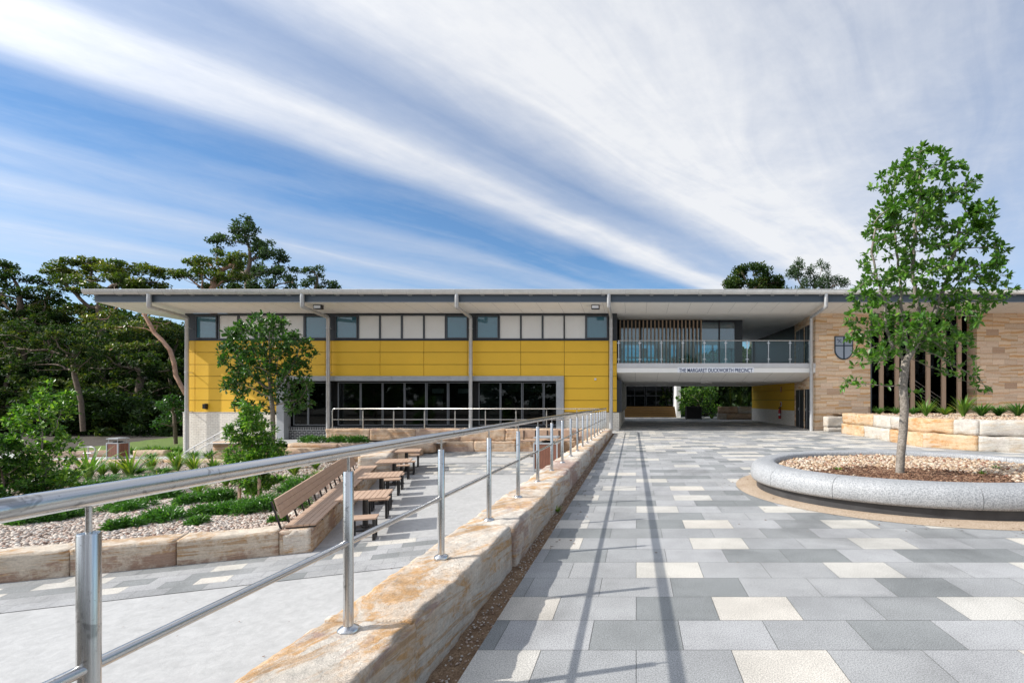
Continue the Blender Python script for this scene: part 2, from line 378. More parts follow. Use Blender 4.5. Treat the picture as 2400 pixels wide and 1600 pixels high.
M['blind'] = mat('white blind', rough=.5, coat=.3, fn=mottled((.68, .67, .64), (.74, .73, .70), .6, 3))
M['black'] = mat('black interior', (.01, .01, .011), .7)
M['timber'] = mat('timber batten', rough=.6, fn=fn_wood((.38, .26, .17), (.50, .35, .24), (40, 40, 3)))
M['slat'] = mat('composite slat', rough=.6, fn=fn_wood((.40, .27, .19), (.49, .345, .25), (8, 8, 8)))
M['slat_dark'] = mat('brown composite slat', rough=.6, fn=fn_wood((.16, .065, .04), (.24, .10, .065), (20, 20, 3)))
M['blackmetal'] = mat('black powder coat', (.012, .012, .014), .4)
M['binframe'] = mat('grey bin frame', (.40, .42, .44), .45, .2)
M['bark'] = mat('grey bark', rough=.85, fn=mottled((.19, .165, .14), (.36, .32, .28), 9, 6, .006, 60, (35, (.62, .6, .57))))
M['bark_dark'] = mat('dark bark', rough=.9, fn=mottled((.10, .075, .055), (.20, .15, .11), 6, 5, .01, 30))
M['bark_pink'] = mat('smooth pink bark', rough=.8, fn=mottled((.36, .19, .12), (.50, .31, .22), 3, 5, .01, 20))
M['leaf_planter'] = mat('glossy leaf', fn=fn_leaf((.03, .10, .012), (.12, .26, .03), (.30, .42, .08)))
M['leaf_garden'] = mat('garden tree leaf', fn=fn_leaf((.018, .06, .012), (.05, .14, .022), (.12, .24, .045)))
M['leaf_bright'] = mat('bright shrub leaf', fn=fn_leaf((.025, .09, .01), (.11, .26, .025), (.30, .46, .07)))
M['leaf_gum'] = mat('gum leaf', fn=fn_leaf((.014, .036, .012), (.048, .088, .02), (.15, .16, .032)))
M['leaf_olive'] = mat('olive gum leaf', fn=fn_leaf((.03, .065, .014), (.12, .165, .025), (.28, .24, .05)))
M['leaf_blue'] = mat('blue green gum leaf', fn=fn_leaf((.025, .05, .03), (.075, .12, .06)))
M['leaf_strap'] = mat('strap leaf', fn=fn_leaf((.05, .13, .02), (.16, .30, .04), (.42, .42, .07)))
M['leaf_mat'] = mat('ground cover leaf', fn=fn_leaf((.03, .10, .02), (.07, .19, .03), (.14, .28, .05)))
M['petal'] = mat('white petal', (.8, .8, .8), .6)
M['gravelbase'] = mat('gravel bed', rough=.95, fn=mottled((.26, .20, .16), (.46, .38, .32), 25, 4, .01, 40, (30, (.5, .45, .42))))
M['pebble'] = mat('pink river pebble', rough=.75, fn=fn_pebble)
M['pebble2'] = mat('golden pebble', rough=.75, fn=fn_pebble2)
M['mulch'] = mat('bark mulch', rough=.95, fn=mottled((.09, .045, .025), (.20, .11, .065), 20, 5, .02, 30))
M['chip'] = mat('mulch chip', rough=.95, fn=lambda t, p: t.put(p.inputs['Base Color'], t.ramp(rnd_attr(t), [(0, (.05, .022, .012)), (.6, (.16, .08, .045)), (1, (.30, .19, .12))])))
M['lawn'] = mat('lawn', rough=.9, fn=mottled((.09, .15, .02), (.17, .24, .04), 3, 6, .03, 25, (45, (.6, .65, .5))))
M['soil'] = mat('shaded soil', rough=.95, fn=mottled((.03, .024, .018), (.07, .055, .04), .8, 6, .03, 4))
M['navy'] = mat('navy lettering', (.004, .025, .12), .5)
M['signface'] = mat('sign face', (.86, .88, .92), .5)
M['shieldgrey'] = mat('shield grey', (.33, .38, .45), .4)
M['shieldnavy'] = mat('shield navy', (.012, .03, .05), .4)
M['red'] = mat('red paint', (.42, .012, .012), .35)
M['green'] = mat('exit green', (.02, .22, .10), .4)
M['stair'] = mat('brown step', rough=.8, fn=mottled((.045, .028, .014), (.07, .042, .02), 3, 4))
M['nosing'] = mat('yellow nosing', (.13, .075, .02), .8, spec=.1)
M['bronze'] = mat('bronze plaque', (.07, .05, .04), .4, .6)
M['bronze_l'] = mat('bronze relief', (.25, .19, .14), .4, .6)
def glassy(name, tint, k=1.45):
    m = bpy.data.materials.new(name); m.use_nodes = True; t = NT(m.node_tree); t.N.clear()
    fr = t.n('ShaderNodeFresnel', i_IOR=k); tr = t.n('ShaderNodeBsdfTransparent', i_0=(*tint, 1)); gl = t.n('ShaderNodeBsdfGlossy', i_0=(1, 1, 1, 1), i_Roughness=.02)
    mx = t.n('ShaderNodeMixShader', i_0=t.m('MULTIPLY', fr, 1.15, clamp=True), i_1=tr.outputs[0], i_2=gl.outputs[0]); t.n('ShaderNodeOutputMaterial', i_0=mx.outputs[0]); return m
M['glass_clear'] = glassy('clear glass', (.70, .80, .80), 1.38)
M['room_pale'] = mat('pale board', (.30, .32, .31), .7)
M['room_dim'] = mat('dim board', (.07, .09, .08), .7)
M['glass_room'] = glassy('room glass', (.45, .50, .50), 1.4)
M['glass_hall'] = glassy('dim glass', (.25, .28, .30), 1.12)
M['glass_blue'] = glassy('blue glass', (.36, .60, .68), 2.1)

rng = np.random.default_rng(7); random.seed(7)

# ================================================================== GROUND
def CZ(Y): return -1.62 + .031 * Y
def GZ(x, y): return (-.95 - .019 * (y - 9)) if y > 9 else (-.95 + .03 * (y - 9))
def sheet(name, pts, zf, m, kind='structure'):
    mb = MB(); mb.add([(x, y, zf(x, y) if callable(zf) else zf) for x, y in pts], [tuple(range(len(pts)))])
    return tag(mb.build(name, m), kind=kind)
sheet('ground', [(-900, -300), (900, -300), (900, 1500), (-900, 1500)], -2.2, M['soil'])

# upper paving: one face per paver, grout underneath
known = {-4: 'C LLCLLCL', -3: 'MLMLLMLL', -2: 'CLMCLMC', -1: 'MLLMLLMLL', 0: 'LLCLLCLLC', 1: 'LMLLMMLMM', 2: 'CLLCLLCLLC', 3: 'MMMLLMLLM',
         4: 'CLMCLMC', 5: 'MLLMLLM', 6: 'LLCLLC', 7: 'MMMLMM', 8: 'CLLC', 9: 'MLLLM', 10: 'LCLC', 12: 'LLCLL'}
ROWH = .41; Y0 = 4.28
def pav_val(ch):
    return {'L': random.choice((.4, .5, .6)), 'M': random.choice((.05, .22, .25)), 'C': random.choice((.75, .82, .95))}[ch]
def paving(name, xs, ys, zf, rowh, w, inside=None, known=None, rot=0, org=(0, 0), phase=0, y0=0.0):
    mb = MB(); g = .0019
    r0 = math.floor((ys[0] - y0) / rowh); r1 = math.ceil((ys[1] - y0) / rowh); cr, sr = math.cos(rot), math.sin(rot)
    for r in range(r0, r1):
        off = w / 2 if r % 2 else 0.0
        a = xs[0]; x = math.floor((xs[0] - off) / w) * w + off; idx = 0; row = (known or {}).get(r, '').replace(' ', '')
        while x < xs[1]:
            xa = max(x, xs[0]); xb = min(x + w, xs[1]); x += w
            if xb - xa < .02: continue
            if idx < len(row): ch = row[idx]
            else:
                q = random.random()
                ch = ('C' if q < .28 else 'M' if q < .45 else 'L') if r % 2 == 0 or r > 25 else ('M' if q < .42 else 'C' if q < .47 else 'L')
            idx += 1; ya = y0 + r * rowh; yb = ya + rowh
            q = [(xa + g, ya + g), (xb - g, ya + g), (xb - g, yb - g), (xa + g, yb - g)]
            q = [(org[0] + p[0] * cr - p[1] * sr, org[1] + p[0] * sr + p[1] * cr) for p in q]
            if inside:
                cxm = sum(p[0] for p in q) / 4; cym = sum(p[1] for p in q) / 4
                if not inside(cxm, cym): continue
            mb.add([(p[0], p[1], zf(*p)) for p in q], [(0, 1, 2, 3)], at=pav_val(ch))
    o = mb.build(name, M['paver']); uv = o.data.uv_layers.new(name='uv')
    uv.data.foreach_set('uv', np.tile(np.array([0, 0, 1, 0, 1, 1, 0, 1], np.float32), len(o.data.polygons)))
    return tag(o, kind='structure')
paving('paving', (-1.0, 26), (-3, 44), lambda x, y: 0.0, ROWH, .6, known=known, y0=Y0)
sheet('paving_bed', [(-1.0, -3), (26, -3), (26, 44), (-1.0, 44)], -.004, M['joint'])
# dirt strip between wall and paving
mb = MB(); n = 170
vs = []; fs = []
for i in range(n + 1):
    y = -3 + 25.6 * i / n
    for k in range(4):
        x = -1.30 + .30 * k / 3; z = -.03 + .02 * mnoise.noise((x * 9, y * 9, 0)) + (.012 if k == 3 else 0)
        vs.append((x + (.0035 * y if k < 3 else 0), y, z))
for i in range(n):
    for k in range(3): a = i * 4 + k; fs.append((a, a + 1, a + 5, a + 4))
mb.add(vs, fs, smooth=True); tag(mb.build('dirt_strip', M['dirt']), kind='structure')
# landing by the pier
sheet('landing', [(-1.9, 22.4), (-1.0, 22.4), (-1.0, 24.6), (-1.9, 24.6)], -.002, M['path'])

# lower courtyard
U = Vector((-.336, .942)).normalized(); V = Vector((U.y, -U.x))      # along the bench wall / away from it
sheet('courtyard', [(-1.5, -3), (-1.5, 23.3), (-9.9, 23.3), (-9.9, 19.5), (-6.3, 9.4), (-22, 3.9), (-22, -3)], lambda x, y: CZ(y), M['concrete'])
rot = math.atan2(V.y, V.x)
paving('courtyard_paving', (-14, 8), (-1.30, 0.10), lambda x, y: CZ(y) + .008, .28, .45, rot=rot, org=(-6.17, 9.2),
       inside=lambda x, y: x < -1.72)
paving('courtyard_paving', (-10, -1.75), (17.2, 19.5), lambda x, y: CZ(y) + .008, .29, .45,
       inside=lambda x, y: x > -6.17 + (y - 9.2) * U.x / U.y + .1)
paving('courtyard_paving', (-9.85, -1.75), (21.2, 22.9), lambda x, y: CZ(y) + .008, .29, .45)
def strip(u0, v0, v1):
    return None
# bed of grout under the near courtyard pavers
def bed(pts): sheet('paver_bed', pts, lambda x, y: CZ(y) + .004, M['joint'])
def ruv(a, b): return (-6.17 + a * V.x + b * U.x, 9.2 + a * V.y + b * U.y)
bed([ruv(-14, -1.4), ruv(5.2, -1.4), ruv(4.6, .28), ruv(-14, .28)])
bed([(-8.9, 17.11), (-1.75, 17.11), (-1.75, 19.43), (-9.7, 19.43)]); bed([(-9.85, 21.17), (-1.75, 21.17), (-1.75, 22.91), (-9.85, 22.91)])

# garden bed surface
def grid_sheet(name, m, x0, x1, y0, y1, st, zf, inside, kind='structure'):
    nx = int((x1 - x0) / st); ny = int((y1 - y0) / st); mb = MB(); idx = {}
    for j in range(ny + 1):
        for i in range(nx + 1):
            x = x0 + i * st; y = y0 + j * st; idx[i, j] = len(mb.v); mb.v.append((x, y, zf(x, y)))
    for j in range(ny):
        for i in range(nx):
            if inside(x0 + (i + .5) * st, y0 + (j + .5) * st):
                mb.f.append([idx[i, j], idx[i + 1, j], idx[i + 1, j + 1], idx[i, j + 1]]); mb.a.append(.5); mb.sm.append(True)
    return tag(mb.build(name, m), kind=kind)
def in_garden(x, y, mrg=.12):
    p = Vector((x + 6.17, y - 9.2)); a = p.dot(V); b = p.dot(U)
    if y > 20.95: return False
    if b < .30 or y < -1: return False
    if a > -.42 and b < 10: return False
    if x > -9.75 and b >= 10: return False
    return True
def gz(x, y): return GZ(x, y) + .035 * mnoise.noise((x * .6, y * .6, 0)) + .015 * mnoise.noise((x * 2.5, y * 2.5, 3))
grid_sheet('garden_bed', M['gravelbase'], -34, -5.5, 3, 21.3, .3, gz, lambda x, y: in_garden(x, y))
sheet('terrace_path', [(-20, 22.2), (-9.0, 22.2), (-9.0, 24.6), (-20, 24.6)], -.46, M['path'])
sheet('path', [(-42, 20.8), (-17.6, 20.8), (-17.6, 24.7), (-42, 26.0)], -1.30, M['path'])
sheet('terrace_floor', [(-14.7, 23.3), (-1.6, 23.3), (-1.6, 24.7), (-14.7, 24.7)], .10, M['path'])
grid_sheet('lawn', M['lawn'], -44, -23, 25, 42, .5, lambda x, y: -1.36 + .012 * (y - 25) + .10 * math.sin((x + 30) * .25), lambda x, y: x > -34 - (y - 30) * .2 and y < 37)
grid_sheet('forest_floor', M['soil'], -90, -20, 26, 44, 1.0, lambda x, y: -1.50 + .012 * (y - 25) + .06 * mnoise.noise((x * .4, y * .4, 0)), lambda x, y: True)
grid_sheet('forest_floor', M['soil'], -120, -20, 40, 90, 2.0, lambda x, y: -1.6 + .10 * (y - 40) + .4 * mnoise.noise((x * .1, y * .1, 0)), lambda x, y: True)
grid_sheet('back_ground', M['soil'], -20, 120, 44, 90, 2.0, lambda x, y: -.3 + .03 * (y - 44), lambda x, y: True)

# ================================================================== SANDSTONE BLOCKS
def block(parent, p0, p1, thick, z0, z1, m, cell=.12, amp=.02, side=1, seed=0, bev=.02, name='block', yslope=0.0):
    """block whose front face runs p0->p1 (plan); thickness goes to the left of that direction (side=1)"""
    a = Vector(p0); b = Vector(p1); d = b - a; L = d.length; d = d / L; nrm = Vector((-d.y, d.x)) * side
    zf0 = z0 if callable(z0) else (lambda y: z0); zf1 = z1 if callable(z1) else (lambda y: z1)
    H = zf1(a.y) - zf0(a.y)
    bev = bev * .3; nu = max(2, int(L / cell)); nv = max(2, int(thick / cell)); nw = max(2, int(H / cell))
    bm = bmesh.new(); vid = {}
    def vert(i, j, k):
        key = (i, j, k)
        if key in vid: return vid[key]
        g = .008
        s = g + (L - 2 * g) * i / nu; t = thick * j / nv
        x = a.x + d.x * s + nrm.x * t; y = a.y + d.y * s + nrm.y * t
        zz0 = zf0(y); zz1 = zf1(y); z = zz0 + (zz1 - zz0) * k / nw
        # pull the edges in a little so that they read as broken arrises
        ex = (i in (0, nu)) + (j in (0, nv)) + (k in (0, nw))
        q = Vector((x, y, z)); c = Vector((a.x + d.x * L / 2 + nrm.x * thick / 2, a.y + d.y * L / 2 + nrm.y * thick / 2, (zz0 + zz1) / 2))
        nn = mnoise.noise_vector(Vector((x * 2.1 + seed, y * 2.1, z * 2.1))) * amp * .5 + mnoise.noise_vector(Vector((x * 7 + seed, y * 7, z * 7))) * amp * .4 + mnoise.noise_vector(Vector((x * 19 + seed, y * 19, z * 19))) * amp * .35
        if ex >= 2:
            dv = Vector((0, 0, 0)); e = bev * (.6 + .9 * abs(mnoise.noise((x * 5, y * 5, z * 5 + seed)))) + .09 * max(0, mnoise.noise((x * 3.1, y * 3.1, z * 2 + seed)) - .18)
            if i == 0: dv += Vector((d.x, d.y, 0)) * e * .5
            if i == nu: dv -= Vector((d.x, d.y, 0)) * e * .5
            if j == 0: dv += Vector((nrm.x, nrm.y, 0)) * e
            if j == nv: dv -= Vector((nrm.x, nrm.y, 0)) * e
            if k == 0: dv += Vector((0, 0, e))
            if k == nw: dv -= Vector((0, 0, e))
            q += dv
        if i in (0, nu): nn = nn - Vector((d.x, d.y, 0)) * nn.dot(Vector((d.x, d.y, 0))) * .8
        vid[key] = bm.verts.new(q + nn); return vid[key]
    def face(l):
        try: f = bm.faces.new(l); f.smooth = True
        except ValueError: pass
    for i in range(nu):
        for j in range(nv):
            face([vert(i, j, nw), vert(i + 1, j, nw), vert(i + 1, j + 1, nw), vert(i, j + 1, nw)])
            face([vert(i, j, 0), vert(i, j + 1, 0), vert(i + 1, j + 1, 0), vert(i + 1, j, 0)])
        for k in range(nw):
            face([vert(i, 0, k), vert(i + 1, 0, k), vert(i + 1, 0, k + 1), vert(i, 0, k + 1)])
            face([vert(i, nv, k), vert(i, nv, k + 1), vert(i + 1, nv, k + 1), vert(i + 1, nv, k)])
    for j in range(nv):
        for k in range(nw):
            face([vert(0, j, k), vert(0, j, k + 1), vert(0, j + 1, k + 1), vert(0, j + 1, k)])
            face([vert(nu, j, k), vert(nu, j + 1, k), vert(nu, j + 1, k + 1), vert(nu, j, k + 1)])
    if side < 0:
        for f in bm.faces: f.normal_flip()
    for e in bm.edges:
        if len(e.link_faces) == 2 and e.calc_face_angle(0) > .42: e.smooth = False
    o0 = ORG[parent.name]
    for v in bm.verts: v.co -= o0
    me = bpy.data.meshes.new(name); bm.to_mesh(me); bm.free(); me.materials.append(m)
    o = bpy.data.objects.new(name, me); COL.objects.link(o); o.parent = parent; ORG[o.name] = o0
    return o

rw = thing('sandstone_wall', 'long low wall of sawn sandstone blocks carrying the steel handrail beside the grey paving', 'wall', (-1.4, 0, 0))
seams = [-2.5, -.9, .75, 2.6, 4.65, 6.55, 8.4, 10.25, 12.2, 14.2, 16.2, 18.2, 20.2, 22.3]
def rtop(y): return .425 - .0092 * y
for i in range(len(seams) - 1):
    y0, y1 = seams[i], seams[i + 1]; j = random.uniform(-.02, .02)
    block(rw, (-1.19 + .004 * y0 + j, y0), (-1.19 + .004 * y1 + j, y1), .50 + random.uniform(-.03, .04), -1.55, lambda y, h=random.uniform(-.01, .01): rtop(y) + h, M['sand'],
          cell=.03 if 0 < y0 < 5 else .06 if y0 < 10 else .12, amp=.022, seed=i * 7.3, bev=.028)

gw = thing('sandstone_wall', 'low curb wall of big sandstone blocks holding the pebble garden, lower left corner', 'wall', (-8, 8.5, -1.3))
def vpt(a): p = Vector((-6.17, 9.2)) + V * a; return (p.x, p.y)
def upt(b, off=0): p = Vector((-6.17, 9.2)) + U * b + V * off; return (p.x, p.y)
for i, (a, b) in enumerate([(-9.5, -7.6), (-7.6, -5.6), (-5.6, -3.46), (-3.46, -2.05), (-2.05, -.53)]):
    block(gw, vpt(a), vpt(b), .45, lambda y: CZ(y) - .05, lambda y: CZ(8.6) + .46 + .031 * (y - 8.6), M['sand_h'], cell=.06, amp=.02, seed=50 + i * 3.1)
bw = thing('sandstone_wall', 'sandstone block wall under the long timber bench beside the café tables', 'wall', (-7, 12, -1.3))
for i, (a, b) in enumerate([(-.02, 1.9), (1.9, 3.7), (3.7, 5.6), (5.6, 7.45)]):
    p0, p1 = upt(a), upt(b)
    if i == 0: p0 = vpt(0)
    block(bw, p0, p1, .53, lambda y: CZ(y) - .05, lambda y: CZ(y) + .44, M['sand_h'], cell=.07, amp=.02, side=1, seed=80 + i * 5)
block(bw, vpt(-.53), vpt(-.01), .42, lambda y: CZ(y) - .05, lambda y: CZ(y) + .44, M['sand'], cell=.07, seed=78)
tb = thing('sandstone_block', 'tall sandstone block standing at the far end of the long bench', 'stone block', (-8.9, 17, -1.1))
block(tb, upt(7.5, .35), upt(9.9, .35), .95, lambda y: CZ(y) - .05, lambda y: CZ(y) + .80, M['sand'], cell=.1, amp=.03, seed=99)

tw = thing('sandstone_wall', 'two-tier rough sandstone block wall below the terrace railing in front of the dark windows', 'wall', (-8, 23.2, -.9))
xs = [-14.78, -12.65, -10.5, -8.36, -6.23, -3.96, -2.74, -1.70]
for i in range(len(xs) - 1): block(tw, (xs[i], 23.0), (xs[i + 1], 23.0), .55, -.40, .16, M['sand_far'], cell=.075, amp=.06, seed=120 + i * 3)
xs = [-10.7, -9.84, -7.68, -5.7, -4.07, -2.4, -1.70]
for i in range(len(xs) - 1): block(tw, (xs[i], 22.92), (xs[i + 1], 22.92), .6, -1.2, -.41, M['sand_far'], cell=.075, amp=.06, seed=150 + i * 3)
lw = thing('sandstone_wall', 'low flat-topped sandstone retaining row behind the garden tree, lower of two steps', 'wall', (-13, 21.5, -1))
xs = [-16.3, -13.9, -11.6, -9.6]
for i in range(3): block(lw, (xs[i], 21.2), (xs[i + 1], 21.35), .6, -1.4, -.60, M['sand_far'], cell=.14, amp=.025, seed=180 + i)
lw2 = thing('sandstone_wall', 'thin upper sandstone step edging the path under the dark brick plinth', 'wall', (-13, 22.2, -.6))
xs = [-15.9, -13.6, -11.2, -9.3]
for i in range(3): block(lw2, (xs[i], 22.05), (xs[i + 1], 22.1), .5, -.9, -.44, M['sand_far'], cell=.14, amp=.025, seed=190 + i)
kw = thing('sandstone_kerb', 'long low sandstone kerb along the back of the pebble garden', 'kerb', (-22, 20.8, -1.2))
xs = [-34, -31, -28.2, -25.6, -23.1, -20.6, -18.3, -16.4]
for i in range(len(xs) - 1): block(kw, (xs[i], 20.9 + .03 * i), (xs[i + 1], 20.93 + .03 * i), .5, -1.5, -1.12 + .01 * i, M['sand_far'], cell=.16, amp=.02, seed=200 + i)
kf = thing('sandstone_kerb', 'short sandstone kerb beside the bin at the edge of the lawn', 'kerb', (-24.4, 24.2, -1.2))
for i, (a, b, c, d) in enumerate([(-29.5, 23.2, -26.4, 24.3), (-25.3, 24.3, -23.75, 24.35), (-23.55, 24.3, -23.42, 24.3)][:2]):
    block(kf, (a, b), (c, d), .4, -1.45, -1.0, M['sand_far'], cell=.16, amp=.02, seed=220 + i)
for lab, xa, xb, za, zb, mm in [('square pinkish sandstone block at the foot of the steps by the white brick', -19.8, -18.5, -1.3, -.42, 'sand_far')]:
    q = thing('sandstone_block', lab, 'stone block', (xa, 23, za)); block(q, (xa, 22.6), (xb, 22.6), .7, za, zb, M[mm], cell=.14, amp=.02, seed=5)

# right-hand bed wall
bp = [(9.5, 22.4), (9.6, 20.4), (9.42, 18.0), (9.42, 15.9), (10.4, 14.7), (12.2, 13.9), (15.0, 13.4)]
rt = thing('sandstone_wall', 'two-tier garden wall of orange and pale sandstone blocks behind the round planter', 'wall', (10, 17, 0))
def along(pts, t):
    for i in range(len(pts) - 1):
        if t <= i + 1: k = t - i; return (pts[i][0] + (pts[i + 1][0] - pts[i][0]) * k, pts[i][1] + (pts[i + 1][1] - pts[i][1]) * k)
    return pts[-1]
low = [(0, 1, 'sand_orange'), (1, 2, 'sand_pale'), (2, 3, 'sand_orange'), (3, 4, 'sand_orange'), (4, 5, 'sand_pale'), (5, 6, 'sand_pale')]
for i, (a, b, m_) in enumerate(low):
    block(rt, along(bp, a), along(bp, b), .6, -.05, .46, M[m_], cell=.10, amp=.035, side=1, seed=300 + i * 4)
top = [(0, 1.35, 'sand_orange'), (1.35, 2.5, 'sand_pale'), (2.5, 3.55, 'sand_orange'), (3.55, 4.9, 'sand_pale'), (4.9, 6, 'sand_pale')]
for i, (a, b, m_) in enumerate(top):
    pa = along(bp, a); pb = along(bp, b); 
    mid = [k for k in (1, 2, 3, 4, 5) if a < k < b]
    pts = [pa] + [bp[k] for k in mid if True] + [pb]
    if len(pts) > 2 and i in (0, 2): pts = [pa, pb]
    for q in range(len(pts) - 1):
        block(rt, (pts[q][0] + .05, pts[q][1] + .03), (pts[q + 1][0] + .05, pts[q + 1][1] + .03), .6, .465, .94, M[m_], cell=.10, amp=.035, side=1, seed=330 + i * 4)
pq = thing('plaque', 'small dark bronze plaque fixed to the orange end block of the garden wall', 'plaque', (9.45, 21, .72))
mb = MB(); xq0, yq0 = 9.45, 21.9
def wf(t, z): p = along(bp, t); return (p[0] + .05 - .045, p[1] + .03, z)
a0, a1 = wf(.62, 0), wf(.93, 0)
mb.add([(a0[0], a0[1], .55), (a1[0], a1[1], .55), (a1[0], a1[1], .93), (a0[0], a0[1], .93), (a0[0] + .03, a0[1], .55), (a1[0] + .03, a1[1], .55), (a1[0] + .03, a1[1], .93), (a0[0] + .03, a0[1], .93)],
       [(0, 1, 2, 3), (4, 7, 6, 5), (0, 3, 7, 4), (1, 5, 6, 2), (3, 2, 6, 7), (0, 4, 5, 1)]); mb.build('plate', M['bronze'], pq)
mb = MB()
for z, f in ((.64, .5), (.68, .35), (.72, .6)):
    m0 = .775; e0, e1 = wf(m0 - .1 * f, z), wf(m0 + .1 * f, z)
    mb.add([(e0[0] - .004, e0[1], z), (e1[0] - .004, e1[1], z), (e1[0] - .004, e1[1], z + .012), (e0[0] - .004, e0[1], z + .012)], [(0, 1, 2, 3)])
e0, e1 = wf(.74, 0), wf(.81, 0); em = wf(.775, 0)
mb.add([(e0[0] - .004, e0[1], .87), (e0[0] - .004, e0[1], .80), (em[0] - .004, em[1], .76), (e1[0] - .004, e1[1], .80), (e1[0] - .004, e1[1], .87)], [(0, 1, 2, 3, 4)])
mb.build('inscription', M['bronze_l'], pq)
sb = thing('sandstone_block', 'pair of stacked pale sandstone blocks at the end of the garden wall against the facade', 'stone block', (9.6, 23.5, 0))
block(sb, (9.25, 23.4), (10.1, 23.4), .5, -.02, .22, M['sand_pale'], cell=.09, amp=.03, seed=400); block(sb, (9.23, 23.38), (10.1, 23.4), .5, .23, .74, M['sand_pale'], cell=.09, amp=.04, seed=410)
grid_sheet('garden_bed', M['gravelbase'], 9.6, 27, 13.6, 24.4, .3, lambda x, y: .84 + .03 * mnoise.noise((x, y, 0)),
           lambda x, y: (x > 9.9 and y > 16.1) or (x > 10.6 + (16 - y) * .0 and y > 15.0) or (x > 12.4 and y > 14.3) or (x > 15))

# ================================================================== BUILDING
YF = 24.4
def fx(x, Y=YF): return PX(x, Y)
def fz(y, Y=YF): return PZ(y, Y)
ZS = fz(734)      # soffit at the wall
B = thing('school_building', 'long two-storey school building with mustard yellow panels, sandstone cladding and a wide flat eave', 'building', (0, YF, 0))
XL, XM, XR0, XR = fx(432), fx(1446), 9.05, 27.0
mb = MB(); mb.box(XL + .02, XM - .02, YF + .60, 37, -1.6, ZS); mb.box(XL + .02, fx(653), YF + .30, YF + .59, -1.6, ZS); 
mb.box(fx(1426), fx(1457) - .0, YF + .12, 36.5, .905, 2.55)
mb.build('wall', M['dark'], B)
# brick base
zb = fz(965.6)
mb = MB(); mb.box(XL - .05, fx(652.5), YF - .02, YF + .28, -1.6, zb - .02); mb.build('brick_base', M['wbrick'], B); mb = MB(); mb.box(fx(1322.4) , fx(1448), YF - .02, YF + .28, -.5, zb - .02)
mb.box(fx(1448), fx(1448) + .06, YF - .02, 36.5, -.1, zb - .02)
mb.build('brick_base', M['wbrick'], B)
mb = MB(); mb.box(XL - .07, fx(652.5), YF - .04, YF + .05, zb - .018, zb + .004); mb.build('base_flashing', M['white'], B)
# yellow panels
rows = [fz(v) for v in (798, 825.4, 854, 881.4, 910, 937.8, 965.6)]
cols = [fx(v) for v in (432, 457, 558.7, 660.5, 762, 776, 890.7, 993.3, 1095, 1107, 1220.5, 1322.4, 1426, 1446)]
mb = MB(); g = .011
for i in range(len(cols) - 1):
    for r in range(6):
        if r >= 3:
            xa, xb = cols[i], cols[i + 1]
            if xa > fx(652) and xb < fx(1323) - .001: continue
            if i == 2: xb = fx(652.5)
            if xa >= fx(652) and xa < fx(1322): continue
        else: xa, xb = cols[i], cols[i + 1]
        mb.box(xa + g, xb - g, YF, YF + .06, rows[r + 1] + g, rows[r] - g)
mb.build('cladding', M['yellow'], B, bevel=.003)
mb = MB(); mb.box(XL + .01, XM - .01, YF + .05, YF + .29, zb, ZS - .005); mb.build('backing', M['black'], B) if False else None
mb = MB(); mb.box(XL + .01, fx(653), YF + .05, YF + .295, zb, rows[0]); mb.box(fx(653), fx(1322), YF + .05, YF + .295, rows[3] + .02, rows[0]); mb.box(fx(1322), XM - .005, YF + .05, YF + .295, zb, rows[0]); mb.build('backing', M['black'], B)
# upper window band
mb = MB(); mb.box(XL, XM, YF + .03, YF + .28, rows[0] + .004, ZS - .005); mb.box(XL - .0, XM, YF - .012, YF + .03, rows[0] + .004, rows[0] + .05); mb.build('window_band', M['dark'], B)
M['frame2'] = mat('grey window frame', (.15, .16, .175), .4, .3)
def window(x0, x1, y0, y1, Yp, pane, par=B, fw=.05, dep=.07, fm=None):
    f = MB(); a, b, c, d = fx(x0), fx(x1), fz(y1), fz(y0)
    f.box(a - fw, b + fw, Yp - dep, Yp, d, d + fw); f.box(a - fw, b + fw, Yp - dep, Yp, c - fw, c); f.box(a - fw, a, Yp - dep, Yp, c, d); f.box(b, b + fw, Yp - dep, Yp, c, d)
    w_ = f.build('window', fm or M['frame'], par)
    p = MB(); p.box(a, b, Yp - .025, Yp - .005, c, d); p.build('pane', pane, w_)
    return w_
T, Wt = M['glass_teal'], M['blind']
for x0, x1, k in [(461.7, 506.7, 0), (514.8, 557, 1), (562, 609, 1), (614, 661, 1), (665.4, 712, 1), (717, 765, 0), (789, 836, 0), (842, 889, 1), (893, 940, 1), (944.5, 992, 1), (996, 1043, 1), (1048.4, 1094, 0),
                  (1119.5, 1166.3, 0), (1172, 1219, 1), (1223, 1269.6, 1), (1274, 1321, 1), (1324, 1371.5, 1), (1376, 1422, 0)]:
    window(x0, x1, 740 if k else 742, 793 if k else 791, YF + .03, Wt if k else T)
# granite portal
xa, xb, xc, xd = fx(652.5), fx(670), fx(1304.6), fx(1322)
mb = MB()
L = [xa, fx(787), fx(921), fx(1055), fx(1188), xd]
for i in range(len(L) - 1): mb.box(L[i] + .003, L[i + 1] - .003, YF - .14, YF + .35, fz(892.3), fz(881.2))
mb.box(xa, xb, YF - .14, YF + .35, -.52, fz(892.3) - .005); mb.box(xc, xd, YF - .14, YF + .35, -.1, fz(892.3) - .005)
mb.build('portal', M['granite'], B, bevel=.006)
